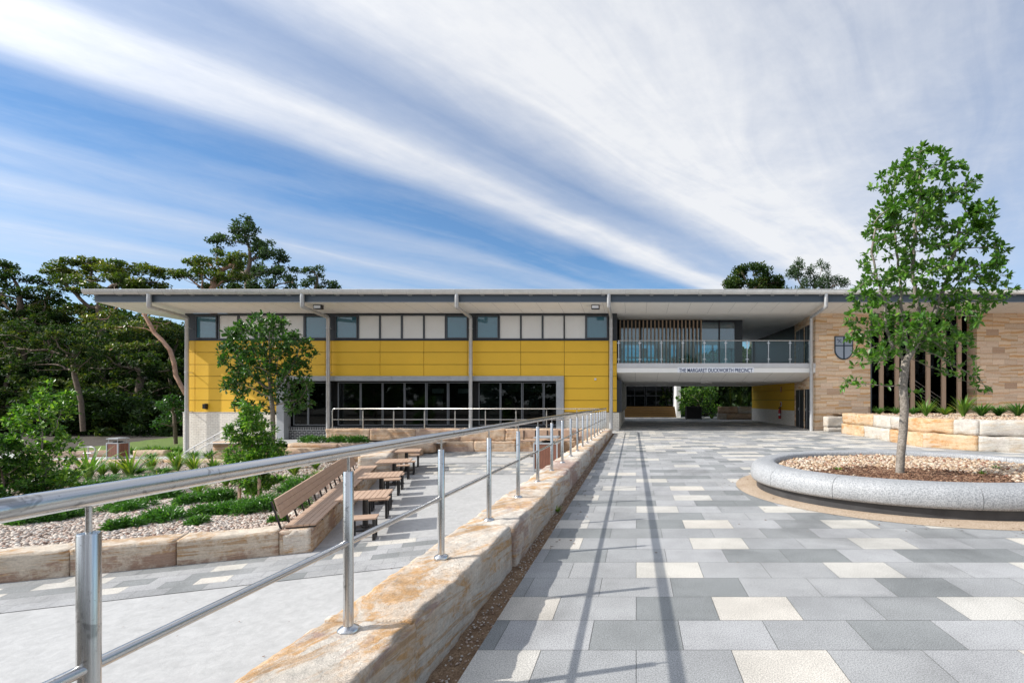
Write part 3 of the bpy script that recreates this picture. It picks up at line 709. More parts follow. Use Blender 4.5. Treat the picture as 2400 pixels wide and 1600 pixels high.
# ground floor glazing
YG = YF + .30
mb = MB(); mb.box(xb, xc, YG + .24, YG + .28, fz(997.8), fz(892.3)); mb.build('room_wall', M['black'], B)
for x0, x1, y0, y1, m_ in ((1003, 1031, 910, 921, 'room_pale'), (1005.6, 1029, 927, 968, 'room_dim'), (1065, 1095, 910, 921, 'room_pale'), (1171, 1218, 896, 917, 'room_dim'), (1224, 1269, 896, 917, 'room_dim'), (1234, 1258, 927, 968, 'room_dim'), (1120, 1167, 898, 994, 'room_dim'), (718, 764, 940, 970, 'room_dim')):
    mb = MB(); mb.box(fx(x0), fx(x1), YG + .19, YG + .23, fz(y1), fz(y0)); mb.build('room_board', M[m_], B)
for x0, x1 in [(682, 713), (717, 766), (787, 837), (841, 889), (893, 941), (945, 992), (997, 1043.5), (1048.6, 1096), (1120, 1168), (1172, 1219), (1224, 1270), (1274.5, 1302)]:
    window(x0, x1, 897, 995, YG - .01, M['glass_room'], fw=.035, fm=M['frame2'])
# faint rooms behind the dark glass read as pale doors and boards
mb = MB(); mb.box(xb, xc, YG - .12, YG + .05, fz(1001), fz(1001) + .03); mb.build('sill', M['frame'], B)
mb = MB(); mb.box(xb, xc, YG - .10, YG + .2, fz(1009.5), fz(1001) - .003); mb.build('soldier_course', M['dbrick2'], B)
mb = MB(); mb.box(xb, xc, YG - .098, YG + .2, -.6, fz(1009.5) - .003); mb.build('dark_brick_plinth', M['dbrick'], B)

# roof, fascia, gutter, soffit
YE = 22.35
def ez(y): return PZ(y, YE)
XE = PX(222, YE); XE2 = 29.0
mb = MB(); z0, z1 = ez(708), ez(690)
mb.box(XE, XE2, YE, YE + .06, z0, z1); mb.box(XE, XE + .05, YE + .06, 38, z0 + .01, z1 - .002); mb.build('fascia', M['fascia'], B)
mb = MB(); mb.box(XE - .05, XE2, YE - .04, YE + .06, z0 - .012, z0 - .001); mb.build('fascia_trim', M['galv'], B)
mb = MB()
mb.add([(XE - .12, YE - .1, z1 + .10), (XE2, YE - .1, z1 + .10), (XE2, 38, z1 + .9), (XE - .12, 38, z1 + .9), (XE - .12, YE - .1, z1 + .06), (XE2, YE - .1, z1 + .06), (XE2, 38, z1 + .85), (XE - .12, 38, z1 + .85)],
       [(0, 1, 2, 3), (7, 6, 5, 4), (0, 4, 5, 1), (1, 5, 6, 2), (2, 6, 7, 3), (3, 7, 4, 0)]); mb.build('roof', M['galv'], B)
mb = MB(); zs = z0 + .004
# raked soffit: panels with thin joints
jx = [(-25.6 + 1.03 * k + .35) for k in range(0, 54)]
jx = [XE + .05] + [x for x in jx if x > XE + .4 and x < XE2 - .3] + [XE2]
for i in range(len(jx) - 1):
    a, b = jx[i] + .004, jx[i + 1] - .004
    mb.add([(a, YE + .05, zs), (b, YE + .05, zs), (b, YF + .02, ZS), (a, YF + .02, ZS)], [(3, 2, 1, 0)])
mb.build('soffit', M['soffit'], B)
mb = MB(); mb.box(XE + .06, XE2, YE + .07, YF + .4, zs + .05, zs + .1)
mb.box(XE + .06, XL + .05, YF + .02, 38, ZS + .01, ZS + .05); mb.build('side_soffit', M['soffit'], B)
mb = MB(); mb.add([(XE + .05, YE + .05, zs + .01), (XE2, YE + .05, zs + .01), (XE2, YF + .02, ZS + .006), (XE + .05, YF + .02, ZS + .006)], [(3, 2, 1, 0)]); mb.build('soffit_backing', M['dark'], B)
# gutter
mb = MB(); cy, cz, rr = YE - .13, ez(681) - .0, .135; prof = []
for k in range(11):
    t = math.pi * k / 10; prof.append((cy + rr * math.cos(t), cz - rr * math.sin(t) * 1.55))
xg0, xg1 = PX(205, YE), XE2; vs = []; fs = []
for x in (xg0, xg1):
    for (y, z) in prof: vs.append((x, y, z))
    for (y, z) in prof: vs.append((x, cy + (y - cy) * .95, cz + (z - cz) * .95 + .001))
m_ = len(prof)
for k in range(m_ - 1):
    fs += [(k, k + 1, 2 * m_ + k + 1, 2 * m_ + k), (m_ + k + 1, m_ + k, 3 * m_ + k, 3 * m_ + k + 1)]
fs += [tuple(range(m_)), tuple(range(3 * m_ - 1, 2 * m_ - 1, -1))]
mb.add(vs, fs, smooth=True); mb.box(xg0, xg1, cy - rr - .008, cy - rr + .008, cz - .01, cz + .012); gut = mb.build('gutter', M['gutter'], B)
for k in range(49):
    x = xg0 + .35 + 1.115 * k
    if x > xg1: break
    mb = MB(); mb.tube([(x, y - .004 * (1 if y < cy else 0), z - .006) for y, z in reversed(prof)], .011, 5); mb.box(x, x + .16, YE - .07, YE + .0, cz - .235, cz - .215); mb.build('bracket', M['galv'], gut)
for xw, zbt in ((438, -1.3), (769, -.3), (1103, .05), (1432, 0.0), (1901.6, 0.0)):
    X = PX(xw, 24.1); mb = MB(); r_ = .09
    mb.tube([(X, YE - .12, z1 + .02), (X, YE - .12, 5.86), (X, YE - .10, 5.82), (X, 24.02, 5.66), (X, 24.10, 5.60), (X, 24.1, zbt)], r_, 14)
    dp = mb.build('downpipe', M['galv'], B)
    mb = MB()
    for z in (5.1, 2.9, .95):
        mb.box(X - .02, X + .02, 24.1, YF, z, z + .03); mb.tube([(X, 24.1, z - .01), (X, 24.1, z + .04)], r_ + .008, 14)
    mb.build('pipe_bracket', M['galv'], dp)

# right wing stone
mb = MB(); XRa, XRb, XRc = fx(2040), fx(2290), fx(2296)
mb.box(XRb, XR, YF, YF + 2.0, -.1, ZS); mb.build('sandstone_cladding', M['ashlar'], B); mb = MB(); mb.box(XR0, XRa, YF, YF + 1.2, -.1, ZS)
mb.prism([(XR0, YF + 1.2), (9.33 + .3, 28.5), (9.33, 28.5), (XR0, YF + 1.2)][:0] or [(XR0, YF + 1.2), (XR0 + .6, YF + 1.2), (9.9, 28.5), (9.33, 28.5)], -.1, ZS)
mb.build('sandstone_cladding', M['ashlar'], B)
mb = MB(); mb.prism([(9.33, 28.5), (9.9, 28.5), (9.4, 36.5), (8.73, 36.5)], -.1, zb - .02); mb.build('brick_base', M['wbrick'], B)
mb = MB()
for a, b in ((.905, 1.55), (1.56, 2.15), (2.16, 2.62)):
    mb.prism([(9.335, 28.5), (9.9, 28.5), (9.4, 36.5), (8.735, 36.5)], a - .02, b - .03)
mb.build('cladding', M['yellow'], B)
mb = MB(); mb.box(9.7, XR, 28.6, 37, -.1, ZS); mb.box(9.7, 10.2, 24.8, 28.7, -.1, ZS) ; mb.prism([(9.335, 28.5), (9.95, 28.5), (9.45, 36.6), (8.735, 36.5)], 2.60, ZS - .003); mb.build('wall', M['dark'], B)
# doors in the passage side wall
for yy0, yy1, n_ in ((25.15, 25.95, 0), (26.3, 28.0, 1)):
    def sx(y): return 9.05 + (y - 25.6) / (28.5 - 25.6) * .28 if y > 25.6 else 9.05
    for lvl, zt in ((0, 2.10), (3.39, 5.45)):
        mb = MB(); mb.add([(sx(yy0) - .03, yy0, lvl + .01), (sx(yy1) - .03, yy1, lvl + .01), (sx(yy1) - .03, yy1, zt), (sx(yy0) - .03, yy0, zt), (sx(yy0) + .05, yy0, lvl + .01), (sx(yy1) + .05, yy1, lvl + .01), (sx(yy1) + .05, yy1, zt), (sx(yy0) + .05, yy0, zt)],
                          [(3, 2, 1, 0), (0, 4, 7, 3), (1, 2, 6, 5), (3, 7, 6, 2)])
        d_ = mb.build('door', M['dark'], B)
        mb = MB(); ym = (yy0 + yy1) / 2
        mb.box(sx(ym) - .045, sx(ym) - .032, ym - .008, ym + .008, lvl + .02, zt - .02); mb.box(sx(ym) - .06, sx(ym) - .03, ym + .10, ym + .13, lvl + .95, lvl + 1.1)
        mb.build('handle', M['galv'], d_)
# upper floor: slab, passage ceiling, balcony
XB1 = fx(1900); zt0, zt1, zt2 = fz(850.9), fz(861), fz(872.7); ZC = 2.55
XRs = 9.33
mb = MB(); mb.box(XM + .0, XR0, YF - .02, YF + .3, zt1, zt0); mb.box(XM + .01, XR0, YF + .3, 36.5, zt1, zt0 - .02); mb.build('balcony_slab', M['slab'], B)
mb = MB(); mb.box(XM, XR0, YF + .01, YF + .06, zt2, zt1 - .01)
xs = [XM] + [fx(v) for v in (1489, 1543, 1597, 1651, 1705, 1759, 1812, 1865)] + [XR0]
for i in range(len(xs) - 1):
    mb.add([(xs[i] + .004, YF + .03, zt2 + .002), (xs[i + 1] - .004, YF + .03, zt2 + .002), (xs[i + 1] - .004, 26.4, ZC), (xs[i] + .004, 26.4, ZC)], [(3, 2, 1, 0)])
mb.add([(XM, 26.4, ZC - .001), (XRs + .1, 26.4, ZC - .001), (XRs + .1, 36.5, ZC - .001), (XM, 36.5, ZC - .001)], [(3, 2, 1, 0)])
mb.box(XM, XRs + .2, 36.4, 36.5, ZC, zt1 - .01)
mb.build('passage_ceiling', M['soffit'], B)
mb = MB(); mb.add([(XM, YF + .06, zt2 + .02), (XR0, YF + .06, zt2 + .02), (XR0, 26.4, ZC + .02), (XM, 26.4, ZC + .02)], [(3, 2, 1, 0)]); mb.build('ceiling_backing', M['dark'], B)
for x, y in ((1567, 894), (1756, 894)):
    mb = MB(); mb.lathe([(.0, -.03), (.10, -.03), (.11, 0)], (PX(x, 27.5), 27.5, ZC), 16); mb.build('downlight', M['white'], B)
mb = MB(); xx = PX(1655, 27.5); mb.box(xx - .3, xx + .3, 27.4, 27.6, ZC - .05, ZC - .004); mb.build('ceiling_light', M['white'], B)
# upper ceiling of the balcony
mb = MB(); mb.box(XM - .02, XRs + .3, YF + .02, 36.5, ZS + .0, ZS + .05); mb.build('balcony_ceiling', M['soffit'], B)
# upper glass room
YU = 26.45; XU1 = PX(1740, YU); XU0 = XM + .02; zfl = zt0 - .02
def ux(x): return PX(x, YU)
mb = MB(); 
for x in (XU0, ux(1500), ux(1560), ux(1640), ux(1684), ux(1728)): mb.box(x, x + .09, YU, YU + .1, zfl, ZS)
mb.box(ux(1722), XU1, YU - .01, YU + .6, zfl, ZS); mb.box(XU0, XU1, YU, YU + .1, ZS - .12, ZS - .001); mb.box(XU0, ux(1644), YU - .0, YU + .1, ZS - .42, ZS - .12)
gf = mb.build('curtain_wall', M['dark'], B)
for a, b in ((1452, 1500), (1502, 1560), (1562, 1640), (1644, 1684), (1686, 1724)):
    mb = MB(); mb.box(ux(a), ux(b), YU + .04, YU + .06, zfl, ZS - .1); mb.build('pane', M['glass_blue'], gf)
mb = MB(); mb.box(XU0, XU1, 33.9, 34.0, zfl, zfl + .9); mb.box(XU0, XU1, 33.9, 34.0, zfl + 2.0, ZS)
for x in np.arange(XU0, XU1, 1.25): mb.box(x, x + .12, 33.9, 34.0, zfl, ZS)
mb.box(XU0 - .0, XU0 + .05, YU + .1, 34, zfl, ZS)
mb.box(XU1 - .1, XU1, YU + .6, 34, zfl, ZS)
mb.build('rear_wall', M['white'], B)
mb = MB(); mb.box(1.2, 2.1, 30, 30.06, zfl + .7, zfl + 1.7); mb.box(2.6, 3.8, 31, 31.06, zfl + .9, zfl + 1.8); mb.box(-.6, 5.0, 29, 29.6, zfl + .7, zfl + .74); mb.box(.2, .7, 29.5, 29.55, zfl + .75, zfl + 1.3)
mb.build('interior_panel', M['white'], B)
for i in range(22):
    x = ux(1454.0 + 8.95 * i); mb = MB(); mb.box(x - .033, x + .033, YU - .28, YU - .10, zfl, ZS - .03); mb.build('timber_fin', M['timber'], B)
# corridor end beyond the glass room
mb = MB(); mb.box(PX(1764, 36), XR0 + .6, 36, 36.3, zfl, ZS); mb.box(XU1, PX(1764, 36), 36, 36.3, fz(787, 36), ZS); mb.build('rear_wall', M['dark'], B)
# balustrade
zr = fz(798.3, 24.55); YB = 24.50
bal = thing('glass_balustrade', 'glass balustrade with steel posts along the upper balcony above the sign', 'balustrade', (4, YB, zt0))
px = [1450, 1499.6, 1550, 1600.3, 1650.5, 1700.7, 1751, 1801, 1851.3, 1897]
for i, x in enumerate(px):
    X = PX(x, YB); mb = MB(); mb.box(X - .02, X + .02, YB - .025, YB + .025, zt0, zr); po = mb.build('post', M['steel'], bal)
    mb = MB()
    for z in (zt0 + .18, zr - .15): mb.box(X - .075, X + .075, YB - .03, YB + .012, z, z + .05)
    mb.build('clamp', M['steel'], po)
    if i < len(px) - 1:
        X2 = PX(px[i + 1], YB); mb = MB(); mb.box(X + .035, X2 - .035, YB - .012, YB, zt0 + .06, zr - .05); mb.build('glass_panel', M['glass_clear'], bal)
mb = MB(); mb.tube([(PX(1448, YB), YB, zr), (XR0 - .02, YB, zr)], .024, 8); mb.build('top_rail', M['steel'], bal)
# sign
def text_mesh(s, name, m, parent, x0, x1, z0, z1, y, ext=.008, offs=0.012):
    cu = bpy.data.curves.new('t', 'FONT'); cu.body = s; cu.extrude = ext; cu.offset = offs; ob = bpy.data.objects.new('t', cu); COL.objects.link(ob)
    bpy.context.view_layer.update(); dg = bpy.context.evaluated_depsgraph_get(); me = bpy.data.meshes.new_from_object(ob.evaluated_get(dg)); bpy.data.objects.remove(ob)
    co = np.empty(len(me.vertices) * 3, np.float32); me.vertices.foreach_get('co', co); co = co.reshape(-1, 3)
    lo, hi = co.min(0), co.max(0); o0 = ORG[parent.name]
    X = x0 + (co[:, 0] - lo[0]) / (hi[0] - lo[0]) * (x1 - x0); Z = z0 + (co[:, 1] - lo[1]) / (hi[1] - lo[1]) * (z1 - z0); Yv = y - co[:, 2]
    me.vertices.foreach_set('co', np.stack([X - o0.x, Yv - o0.y, Z - o0.z], 1).astype(np.float32).ravel()); me.materials.clear(); me.materials.append(m)
    me.name = name; o = bpy.data.objects.new(name, me); COL.objects.link(o); o.parent = parent; ORG[o.name] = o0; return o
sg = thing('sign', 'white sign with navy letters reading THE MARGARET DUCKWORTH PRECINCT below the balcony', 'sign', (fx(1677), YF - .02, zt2))
mb = MB(); mb.box(fx(1588), fx(1766.7), YF - .03, YF + .005, zt2 - .005, zt1 + .005); mb.build('sign_board', M['signface'], sg)
text_mesh('THE MARGARET DUCKWORTH PRECINCT', 'lettering', M['navy'], sg, fx(1591.5), fx(1763.6), fz(872), fz(863), YF - .036, .006, .011)
# shield
sh = thing('shield_emblem', 'grey shield emblem with navy cross on the sandstone wall left of the tree', 'emblem', (fx(1976.7), YF, 4))
def shield(hw, topz, botz, cx, n=10):
    p = [(cx + hw, topz), (cx - hw, topz)]; mid = topz - (topz - botz) * .62
    L_ = [(cx - hw, mid)]
    for k in range(1, n + 1):
        t = k / n; L_.append((cx - hw * math.cos(t * math.pi / 2) ** .9 if t < 1 else cx, mid - (mid - botz) * (math.sin(t * math.pi / 2) ** 1.25 if t < 1 else 1)))
    p += L_; p += [(2 * cx - x, z) for x, z in reversed(L_[:-1])]
    return p
cxs = fx(1976.7); zt_, zb_ = fz(788), fz(842.5)
mb = MB(); mb.prismy(shield(.46, zt_, zb_, cxs), YF - .06, YF - .002); mb.build('shield_border', M['shieldnavy'], sh)
mb = MB(); mb.prismy(shield(.415, zt_ - .045, zb_ + .06, cxs), YF - .066, YF - .05); mb.build('shield_field', M['shieldgrey'], sh)
mb = MB(); mb.box(cxs - .035, cxs + .035, YF - .072, YF - .055, zb_ + .05, zt_ - .02); mb.box(cxs - .42, cxs + .42, YF - .0725, YF - .055, fz(811.5) , fz(809)+.005); mb.build('cross', M['shieldnavy'], sh)
mb = MB(); c0 = (cxs - .225, fz(799.5)); a = .095
mb.tube([(c0[0] - a, YF - .075, c0[1] - a), (c0[0] + a * .9, YF - .075, c0[1] + a * .95)], .009, 6)
mb.tube([(c0[0] + a, YF - .075, c0[1] - a), (c0[0] - a * .8, YF - .075, c0[1] + a * .9), (c0[0] - a * 1.15, YF - .075, c0[1] + a), (c0[0] - a * 1.2, YF - .075, c0[1] + a * .65), (c0[0] - a * .9, YF - .075, c0[1] + a * .6)], .010, 6)
mb.build('crossed_staffs', M['shieldnavy'], sh)

# stair hall with timber fins
mb = MB(); mb.box(XRa, XRb, YF + 1.9, YF + 2.1, -.1, ZS); mb.build('stair_hall_back', M['black'], B)
mb = MB(); mb.box(XRa, XRb, YF + .02, YF + 2, .3, .84); mb.build('stair_hall_floor', M['path'], B)
mb = MB(); mb.box(fx(2190), fx(2289), YF + .9, YF + 1.9, fz(861, 25.3), fz(850, 25.3)); mb.box(fx(2043), fx(2100), YF + .9, YF + 1.9, fz(935, 25.3), fz(924, 25.3))
def beam(x0, y0, x1, y1, h): mb.prismy([(fx(x0, 25.4), fz(y0, 25.4)), (fx(x1, 25.4), fz(y1, 25.4)), (fx(x1, 25.4), fz(y1, 25.4) + h), (fx(x0, 25.4), fz(y0, 25.4) + h)], 25.3, 25.5)
beam(2100, 932, 2190, 862, .3); beam(2100, 936, 2150, 968, .3); mb.build('stair', M['white'], B)
mb = MB()
for dz in (0, .18, .36, .54, .75): mb.tube([(fx(2090), 25.2, 2.2 + dz - .35), (fx(2190), 25.2, 3.5 + dz)], .012 if dz < .7 else .02, 6)
for dz in (0, .18, .36, .54, .75): mb.tube([(fx(2150), 25.15, 2.0 + dz), (fx(2230), 25.15, .85 + dz)], .012 if dz < .7 else .02, 6)
mb.tube([(fx(2260), 25.2, 3.5), (fx(2260), 25.2, 4.6)], .02, 6); mb.tube([(fx(2195), 25.2, 4.6), (fx(2288), 25.2, 4.6)], .02, 6)
mb.build('stair_handrail', M['steel'], B)
mb = MB(); mb.box(XRa, XRb, YF + .75, YF + .77, .84, ZS); mb.build('stair_hall_glass', M['glass_hall'], B)
mb = MB(); mb.box(XRa + .0, XRa + .1, YF + .06, YF + .8, .5, ZS); mb.build('window_jamb', M['frame'], B)
for i in range(6):
    x = fx(2062.5 + 36.6 * i); mb = MB(); mb.box(x, x + .20, YF + .03, YF + .13, .84, ZS - .002); mb.box(x + .26, x + .37, YF + .38, YF + .50, .84, ZS - .002); mb.build('timber_fin', M['timber'], B)

# small fixtures
for x, lab in ((748, 'black floodlight under the eave near the left end of the building'), (1396, 'black floodlight under the eave near the balcony end of the yellow wall')):
    X = PX(x, 22.9); fl = thing('floodlight', lab, 'floodlight', (X, 22.9, 6.1), 'floodlights under the eave')
    mb = MB(); mb.box(X - .19, X + .19, 22.75, 22.95, 5.82, 6.02); mb.box(X - .03, X + .03, 22.85, 22.9, 6.1, 6.17); mb.build('housing', M['blackmetal'], fl, bevel=.01)
    mb = MB(); mb.box(X - .155, X + .155, 22.738, 22.748, 5.85, 5.99); mb.build('lens', M['signface'], fl)
X = fx(484.3); wl = thing('wall_light', 'small black wall light on the yellow panels above the white brick', 'wall light', (X, YF, 1.1))
mb = MB(); mb.box(X - .07, X + .07, YF - .05, YF, 1.08, 1.36); mb.box(X - .08, X + .07, YF - .16, YF - .05, 1.10, 1.34); mb.build('housing', M['blackmetal'], wl, bevel=.01)
X = fx(1395.5); cc = thing('security_camera', 'tiny white sensor on the yellow wall right of the granite portal', 'sensor', (X, YF, 2.6))
mb = MB(); mb.box(X - .05, X + .05, YF - .03, YF, fz(890.5), fz(886)); mb.lathe([(0, -.07), (.03, -.06), (.045, 0)], (X, YF - .05, fz(888)), 10); mb.build('body', M['white'], cc)
# exit sign hanging in the upper corridor
ex = thing('exit_sign', 'green exit sign hanging under the balcony ceiling', 'sign', (PX(1795.5, 29), 29, 5.1)); X = PX(1795.5, 29)
mb = MB(); mb.box(X - .18, X + .18, 28.98, 29.02, PZ(766, 29), PZ(759, 29)); mb.build('sign_board', M['green'], ex)
mb = MB(); mb.box(X - .01, X + .01, 28.99, 29.01, PZ(759, 29), ZS); mb.build('bracket', M['galv'], ex)
mb = MB(); zz = PZ(762.5, 29); mb.box(X + .02, X + .1, 28.974, 28.98, zz - .008, zz + .008); mb.add([(X + .10, 28.974, zz - .03), (X + .14, 28.974, zz), (X + .10, 28.974, zz + .03)], [(0, 1, 2)]); mb.tube([(X - .08, 28.975, zz - .06), (X - .05, 28.975, zz), (X - .09, 28.975, zz + .04)], .008, 5); mb.build('pictogram', M['white'], ex)
# extinguisher on the passage wall
def wx(y): return 9.33 - (y - 28.5) / 8 * .6
ye = 30.6; xe = wx(ye) - .09
fe = thing('fire_extinguisher', 'red fire extinguisher with black hose on the white brick passage wall', 'fire extinguisher', (xe, ye, .4))
mb = MB(); mb.lathe([(0, 0), (.075, .0), (.085, .03), (.085, .5), (.06, .57), (.025, .60), (.025, .66), (0, .67)], (xe, ye, .35), 16); mb.build('cylinder', M['red'], fe)
mb = MB(); mb.box(xe - .09, xe + .02, ye - .03, ye + .03, 1.0, 1.05); mb.tube([(xe, ye, 1.0), (xe - .05, ye - .22, 1.13), (xe - .05, ye - .38, 1.05), (xe - .05, ye - .3, .9), (xe - .05, ye - .28, .45)], .02, 6); mb.build('hose', M['blackmetal'], fe)
mb = MB(); mb.lathe([(.089, .2), (.089, .32)], (xe, ye, .35), 16); mb.build('label_band', M['white'], fe)
es = thing('extinguisher_sign', 'round red safety sign on white plate above the extinguisher', 'sign', (wx(ye) - .01, ye, 1.3))
mb = MB(); q = wx(ye) - .02; mb.box(q, q + .015, ye - .16, ye + .16, 1.12, 1.42); mb.build('plate', M['white'], es)
mb = MB(); mb.add([(q - .004, ye + .12 * math.cos(t), 1.27 + .12 * math.sin(t)) for t in np.linspace(0, 2 * math.pi, 17)[:-1]], [tuple(range(16))]); mb.build('disc', M['red'], es)
es2 = thing('extinguisher_sign', 'small red and white safety sign high on the yellow passage wall', 'sign', (q, ye, 2.2))
mb = MB(); mb.box(q, q + .015, ye - .10, ye + .06, 2.02, 2.36); mb.build('plate', M['red'], es2)
mb = MB(); mb.box(q - .004, q, ye - .05, ye + .01, 2.08, 2.3); mb.build('symbol', M['white'], es2)

# beyond the passage: steps, rear building, bins
st = thing('steps', 'wide flight of brown steps with yellow nosings seen through the passage', 'steps', (1, 43, 0))
for i in range(6):
    mb = MB(); mb.box(PX(1440, 42.6), PX(1588, 42.6), 41.5 + i * .32, 45, i * .15, (i + 1) * .15); s_o = mb.build('step', M['stair'], st)
    mb = MB(); mb.box(PX(1440, 42.6), PX(1588, 42.6), 41.49 + i * .32, 41.56 + i * .32, (i + 1) * .15 + .001, (i + 1) * .15 + .012); mb.box(PX(1440, 42.6), PX(1588, 42.6), 41.485 + i * .32, 41.495 + i * .32, (i + 1) * .15 - .05, (i + 1) * .15 + .012); mb.build('nosing', M['nosing'], s_o)
rb = thing('rear_building', 'dark glazed building at the top of the steps beyond the passage', 'building', (0, 46, .9))
mb = MB(); mb.box(-14, PX(1574, 46), 46.6, 46.8, .8, 4.5); mb.box(-14, PX(1588, 46), 43.5, 52, 4.2, 4.6); mb.box(-14, PX(1588, 42.6), 43.4, 46.7, .78, .9); mb.build('wall', M['black'], rb)
for i, (a, b) in enumerate([(1462, 1512), (1514, 1560), (1562, 1574)]):
    mb = MB(); A, Bx = PX(a, 46.4), PX(b, 46.4)
    for x in (A, (A + Bx) / 2, Bx - .05): mb.box(x, x + .05, 46.38, 46.44, .9, 3.6)
    mb.box(A, Bx, 46.38, 46.44, 1.85, 1.95); d_ = mb.build('door', M['frame'], rb)
    mb = MB(); mb.box(A + .05, Bx - .05, 46.42, 46.43, .95, 3.5); mb.build('pane', M['glass_dark'], d_)
mb = MB(); mb.box(PX(1584, 42), PX(1594, 42), 41.4, 47, 0, 4.6); mb.build('white_pier', M['white'], rb)

def wheelie(name, label, x0, x1, y0, y1, h, fr, sl_m, canopy=True, open_front=False, group=None, z=0):
    t = thing(name, label, 'bin', ((x0 + x1) / 2, (y0 + y1) / 2, z), group)
    mb = MB(); e = .05
    for x in (x0, x1 - e):
        for y in (y0, y1 - e): mb.box(x, x + e, y, y + e, z + .02, z + h)
    for zz in (z + .06, z + h - e): mb.box(x0 + e, x1 - e, y0 + .002, y0 + e - .002, zz, zz + e); mb.box(x0 + e, x1 - e, y1 - e + .002, y1 - .002, zz, zz + e); mb.box(x0 + .002, x0 + e - .002, y0 + e, y1 - e, zz, zz + e); mb.box(x1 - e + .002, x1 - .002, y0 + e, y1 - e, zz, zz + e)
    mb.build('frame', fr, t, bevel=.004)
    mb = MB(); nsl = max(4, int((x1 - x0 - 2 * e) / .095)); wd = (x1 - x0 - 2 * e) / nsl
    for i in range(nsl): mb.box(x0 + e + i * wd + .004, x0 + e + (i + 1) * wd - .004, y0 + .015, y0 + .035, z + .11, z + h - e)
    ns2 = max(3, int((y1 - y0 - 2 * e) / .095)); wd = (y1 - y0 - 2 * e) / ns2
    for i in range(ns2):
        for X in (x0 + .015, x1 - .035): mb.box(X, X + .02, y0 + e + i * wd + .004, y0 + e + (i + 1) * wd - .004, z + .11, z + h - e)
    mb.build('slats', sl_m, t)
    mb = MB(); mb.box(x0 + .04, x1 - .04, y0 + .04, y1 - .04, z + .08, z + h - .06); mb.build('liner', M['blackmetal'], t)
    if canopy:
        mb = MB(); mb.box(x0 + .0, x1 - .0, y0, y1, z + h + .17, z + h + .20); mb.box(x0 + .05, x1 - .05, y0 + .03, y1 - .03, z + h + .2, z + h + .22); mb.build('canopy', fr, t, bevel=.008)
        mb = MB()
        for x in (x0 + .06, x1 - .09):
            for y in (y0 + .06, y1 - .09): mb.tube([(x, y, z + h), (x + .01, y, z + h + .17)], .013, 6)
        mb.build('canopy_post', fr, t)
        mb = MB(); mb.lathe([(.12, -.02), (.17, .02), (.19, .05), (.14, .05), (.12, -.02)], ((x0 + x1) / 2, (y0 + y1) / 2, z + h), 20); mb.build('chute', M['blackmetal'], t)
    return t
wheelie('litter_bin', 'brown slatted litter bin with grey frame and canopy standing by the lawn at left', -25.55, -24.97, 23.3, 23.85, .80, M['binframe'], M['slat_dark'], z=-1.32, group='slatted litter bins')
wheelie('litter_bin', 'large red-brown slatted bin in grey frame behind the handrail posts', -3.75, -2.86, 17.6, 18.3, 1.06, M['binframe'], M['slat_dark'], z=CZ(17.7), group='slatted litter bins')
wheelie('litter_bin', 'dark open-fronted bin enclosure in front of the hedge through the passage', PX(1608, 37.5), PX(1644, 37.5), 37.3, 38.2, 1.02, M['blackmetal'], M['black'], canopy=False)
rp = thing('sandstone_wall', 'shaded two-tier sandstone block planter seen through the passage', 'wall', (7.5, 37.5, 0))
block(rp, (PX(1685, 37.6), 37.6), (PX(1730, 37.6), 37.6), .6, .48, 1.0, M['sand_far'], cell=.2, seed=501); block(rp, (PX(1730, 37.6), 37.6), (PX(1775, 37.6), 37.6), .6, .48, 1.0, M['sand_pale'], cell=.2, seed=502)
block(rp, (PX(1683, 37.5), 37.5), (PX(1703, 37.5), 37.5), .6, 0, .48, M['sand_pale'], cell=.2, seed=503); block(rp, (PX(1703, 37.6), 37.6), (PX(1775, 37.6), 37.6), .6, 0, .47, M['sand_far'], cell=.2, seed=504)

# ================================================================== RAILINGS
hr = thing('handrail', 'long brushed stainless steel handrail with round posts running up the sandstone wall in the foreground', 'handrail', (-1.48, 0, .4))
def zrail(y): return EYE - .25 - .0078 * y
def xr(y): return -1.48 + .0035 * y
def zmid(y): return zrail(y) - .462
mb = MB(); ys = [-2.2] + [1.169 * (k + .115) for k in range(0, 20)] + [22.9]
mb.tube([(xr(y), y, zrail(y)) for y in np.arange(-2.2, 22.6, .6)] + [(xr(22.6), 22.55, zrail(22.55))], .0295, 24); mb.build('top_rail', M['steel'], hr)
mb = MB(); mb.tube([(xr(y), y, zmid(y)) for y in np.arange(-2.2, 22.4, .6)] + [(xr(22.3), 22.3, zmid(22.3))], .0165, 18); mb.build('mid_rail', M['steel'], hr)
for k in range(-1, 20):
    y = 1.169 * (k + .115); X = xr(y); mb = MB(); zt = zrail(y) - .10; z0 = rtop(y) - .02
    mb.lathe([(.0225, zt - z0 + .0), (.024, zt - z0 - .003), (.024, 0)], (X, y, z0), 28)
    mb.lathe([(0, zt - z0), (.0225, zt - z0)], (X, y, z0), 28); 
    po = mb.build('post', M['steel_post'], hr)
    mb = MB(); mb.tube([(X, y, zt), (X, y, zrail(y) - .028)], .0068, 12); mb.build('spigot', M['steel'], po)
    mb = MB(); mb.lathe([(.024, .036), (.030, .034), (.047, .024), (.052, .018), (.052, .0)], (X, y, rtop(y) - .012), 28); mb.build('flange', M['steel'], po)
tr = thing('handrail', 'stainless steel terrace railing in front of the dark ground-floor windows', 'handrail', (-14.6, 23.2, .16))
YT = 23.2; pxs = [850.5, 922.8, 994.8, 1066.4, 1137.6, 1209.3, 1280.8, 1352]
zT = PZ(957.5, YT); zM = PZ(982.8, YT); xa = PX(779, YT)
mb = MB(); mb.tube([(xa, YT, .16), (xa, YT, zT - .12), (xa + .03, YT, zT - .03), (xa + .12, YT, zT), (-1.46, YT, zT), (-1.42, 22.7, zrail(22.6))], .026, 12); mb.build('top_rail', M['steel'], tr)
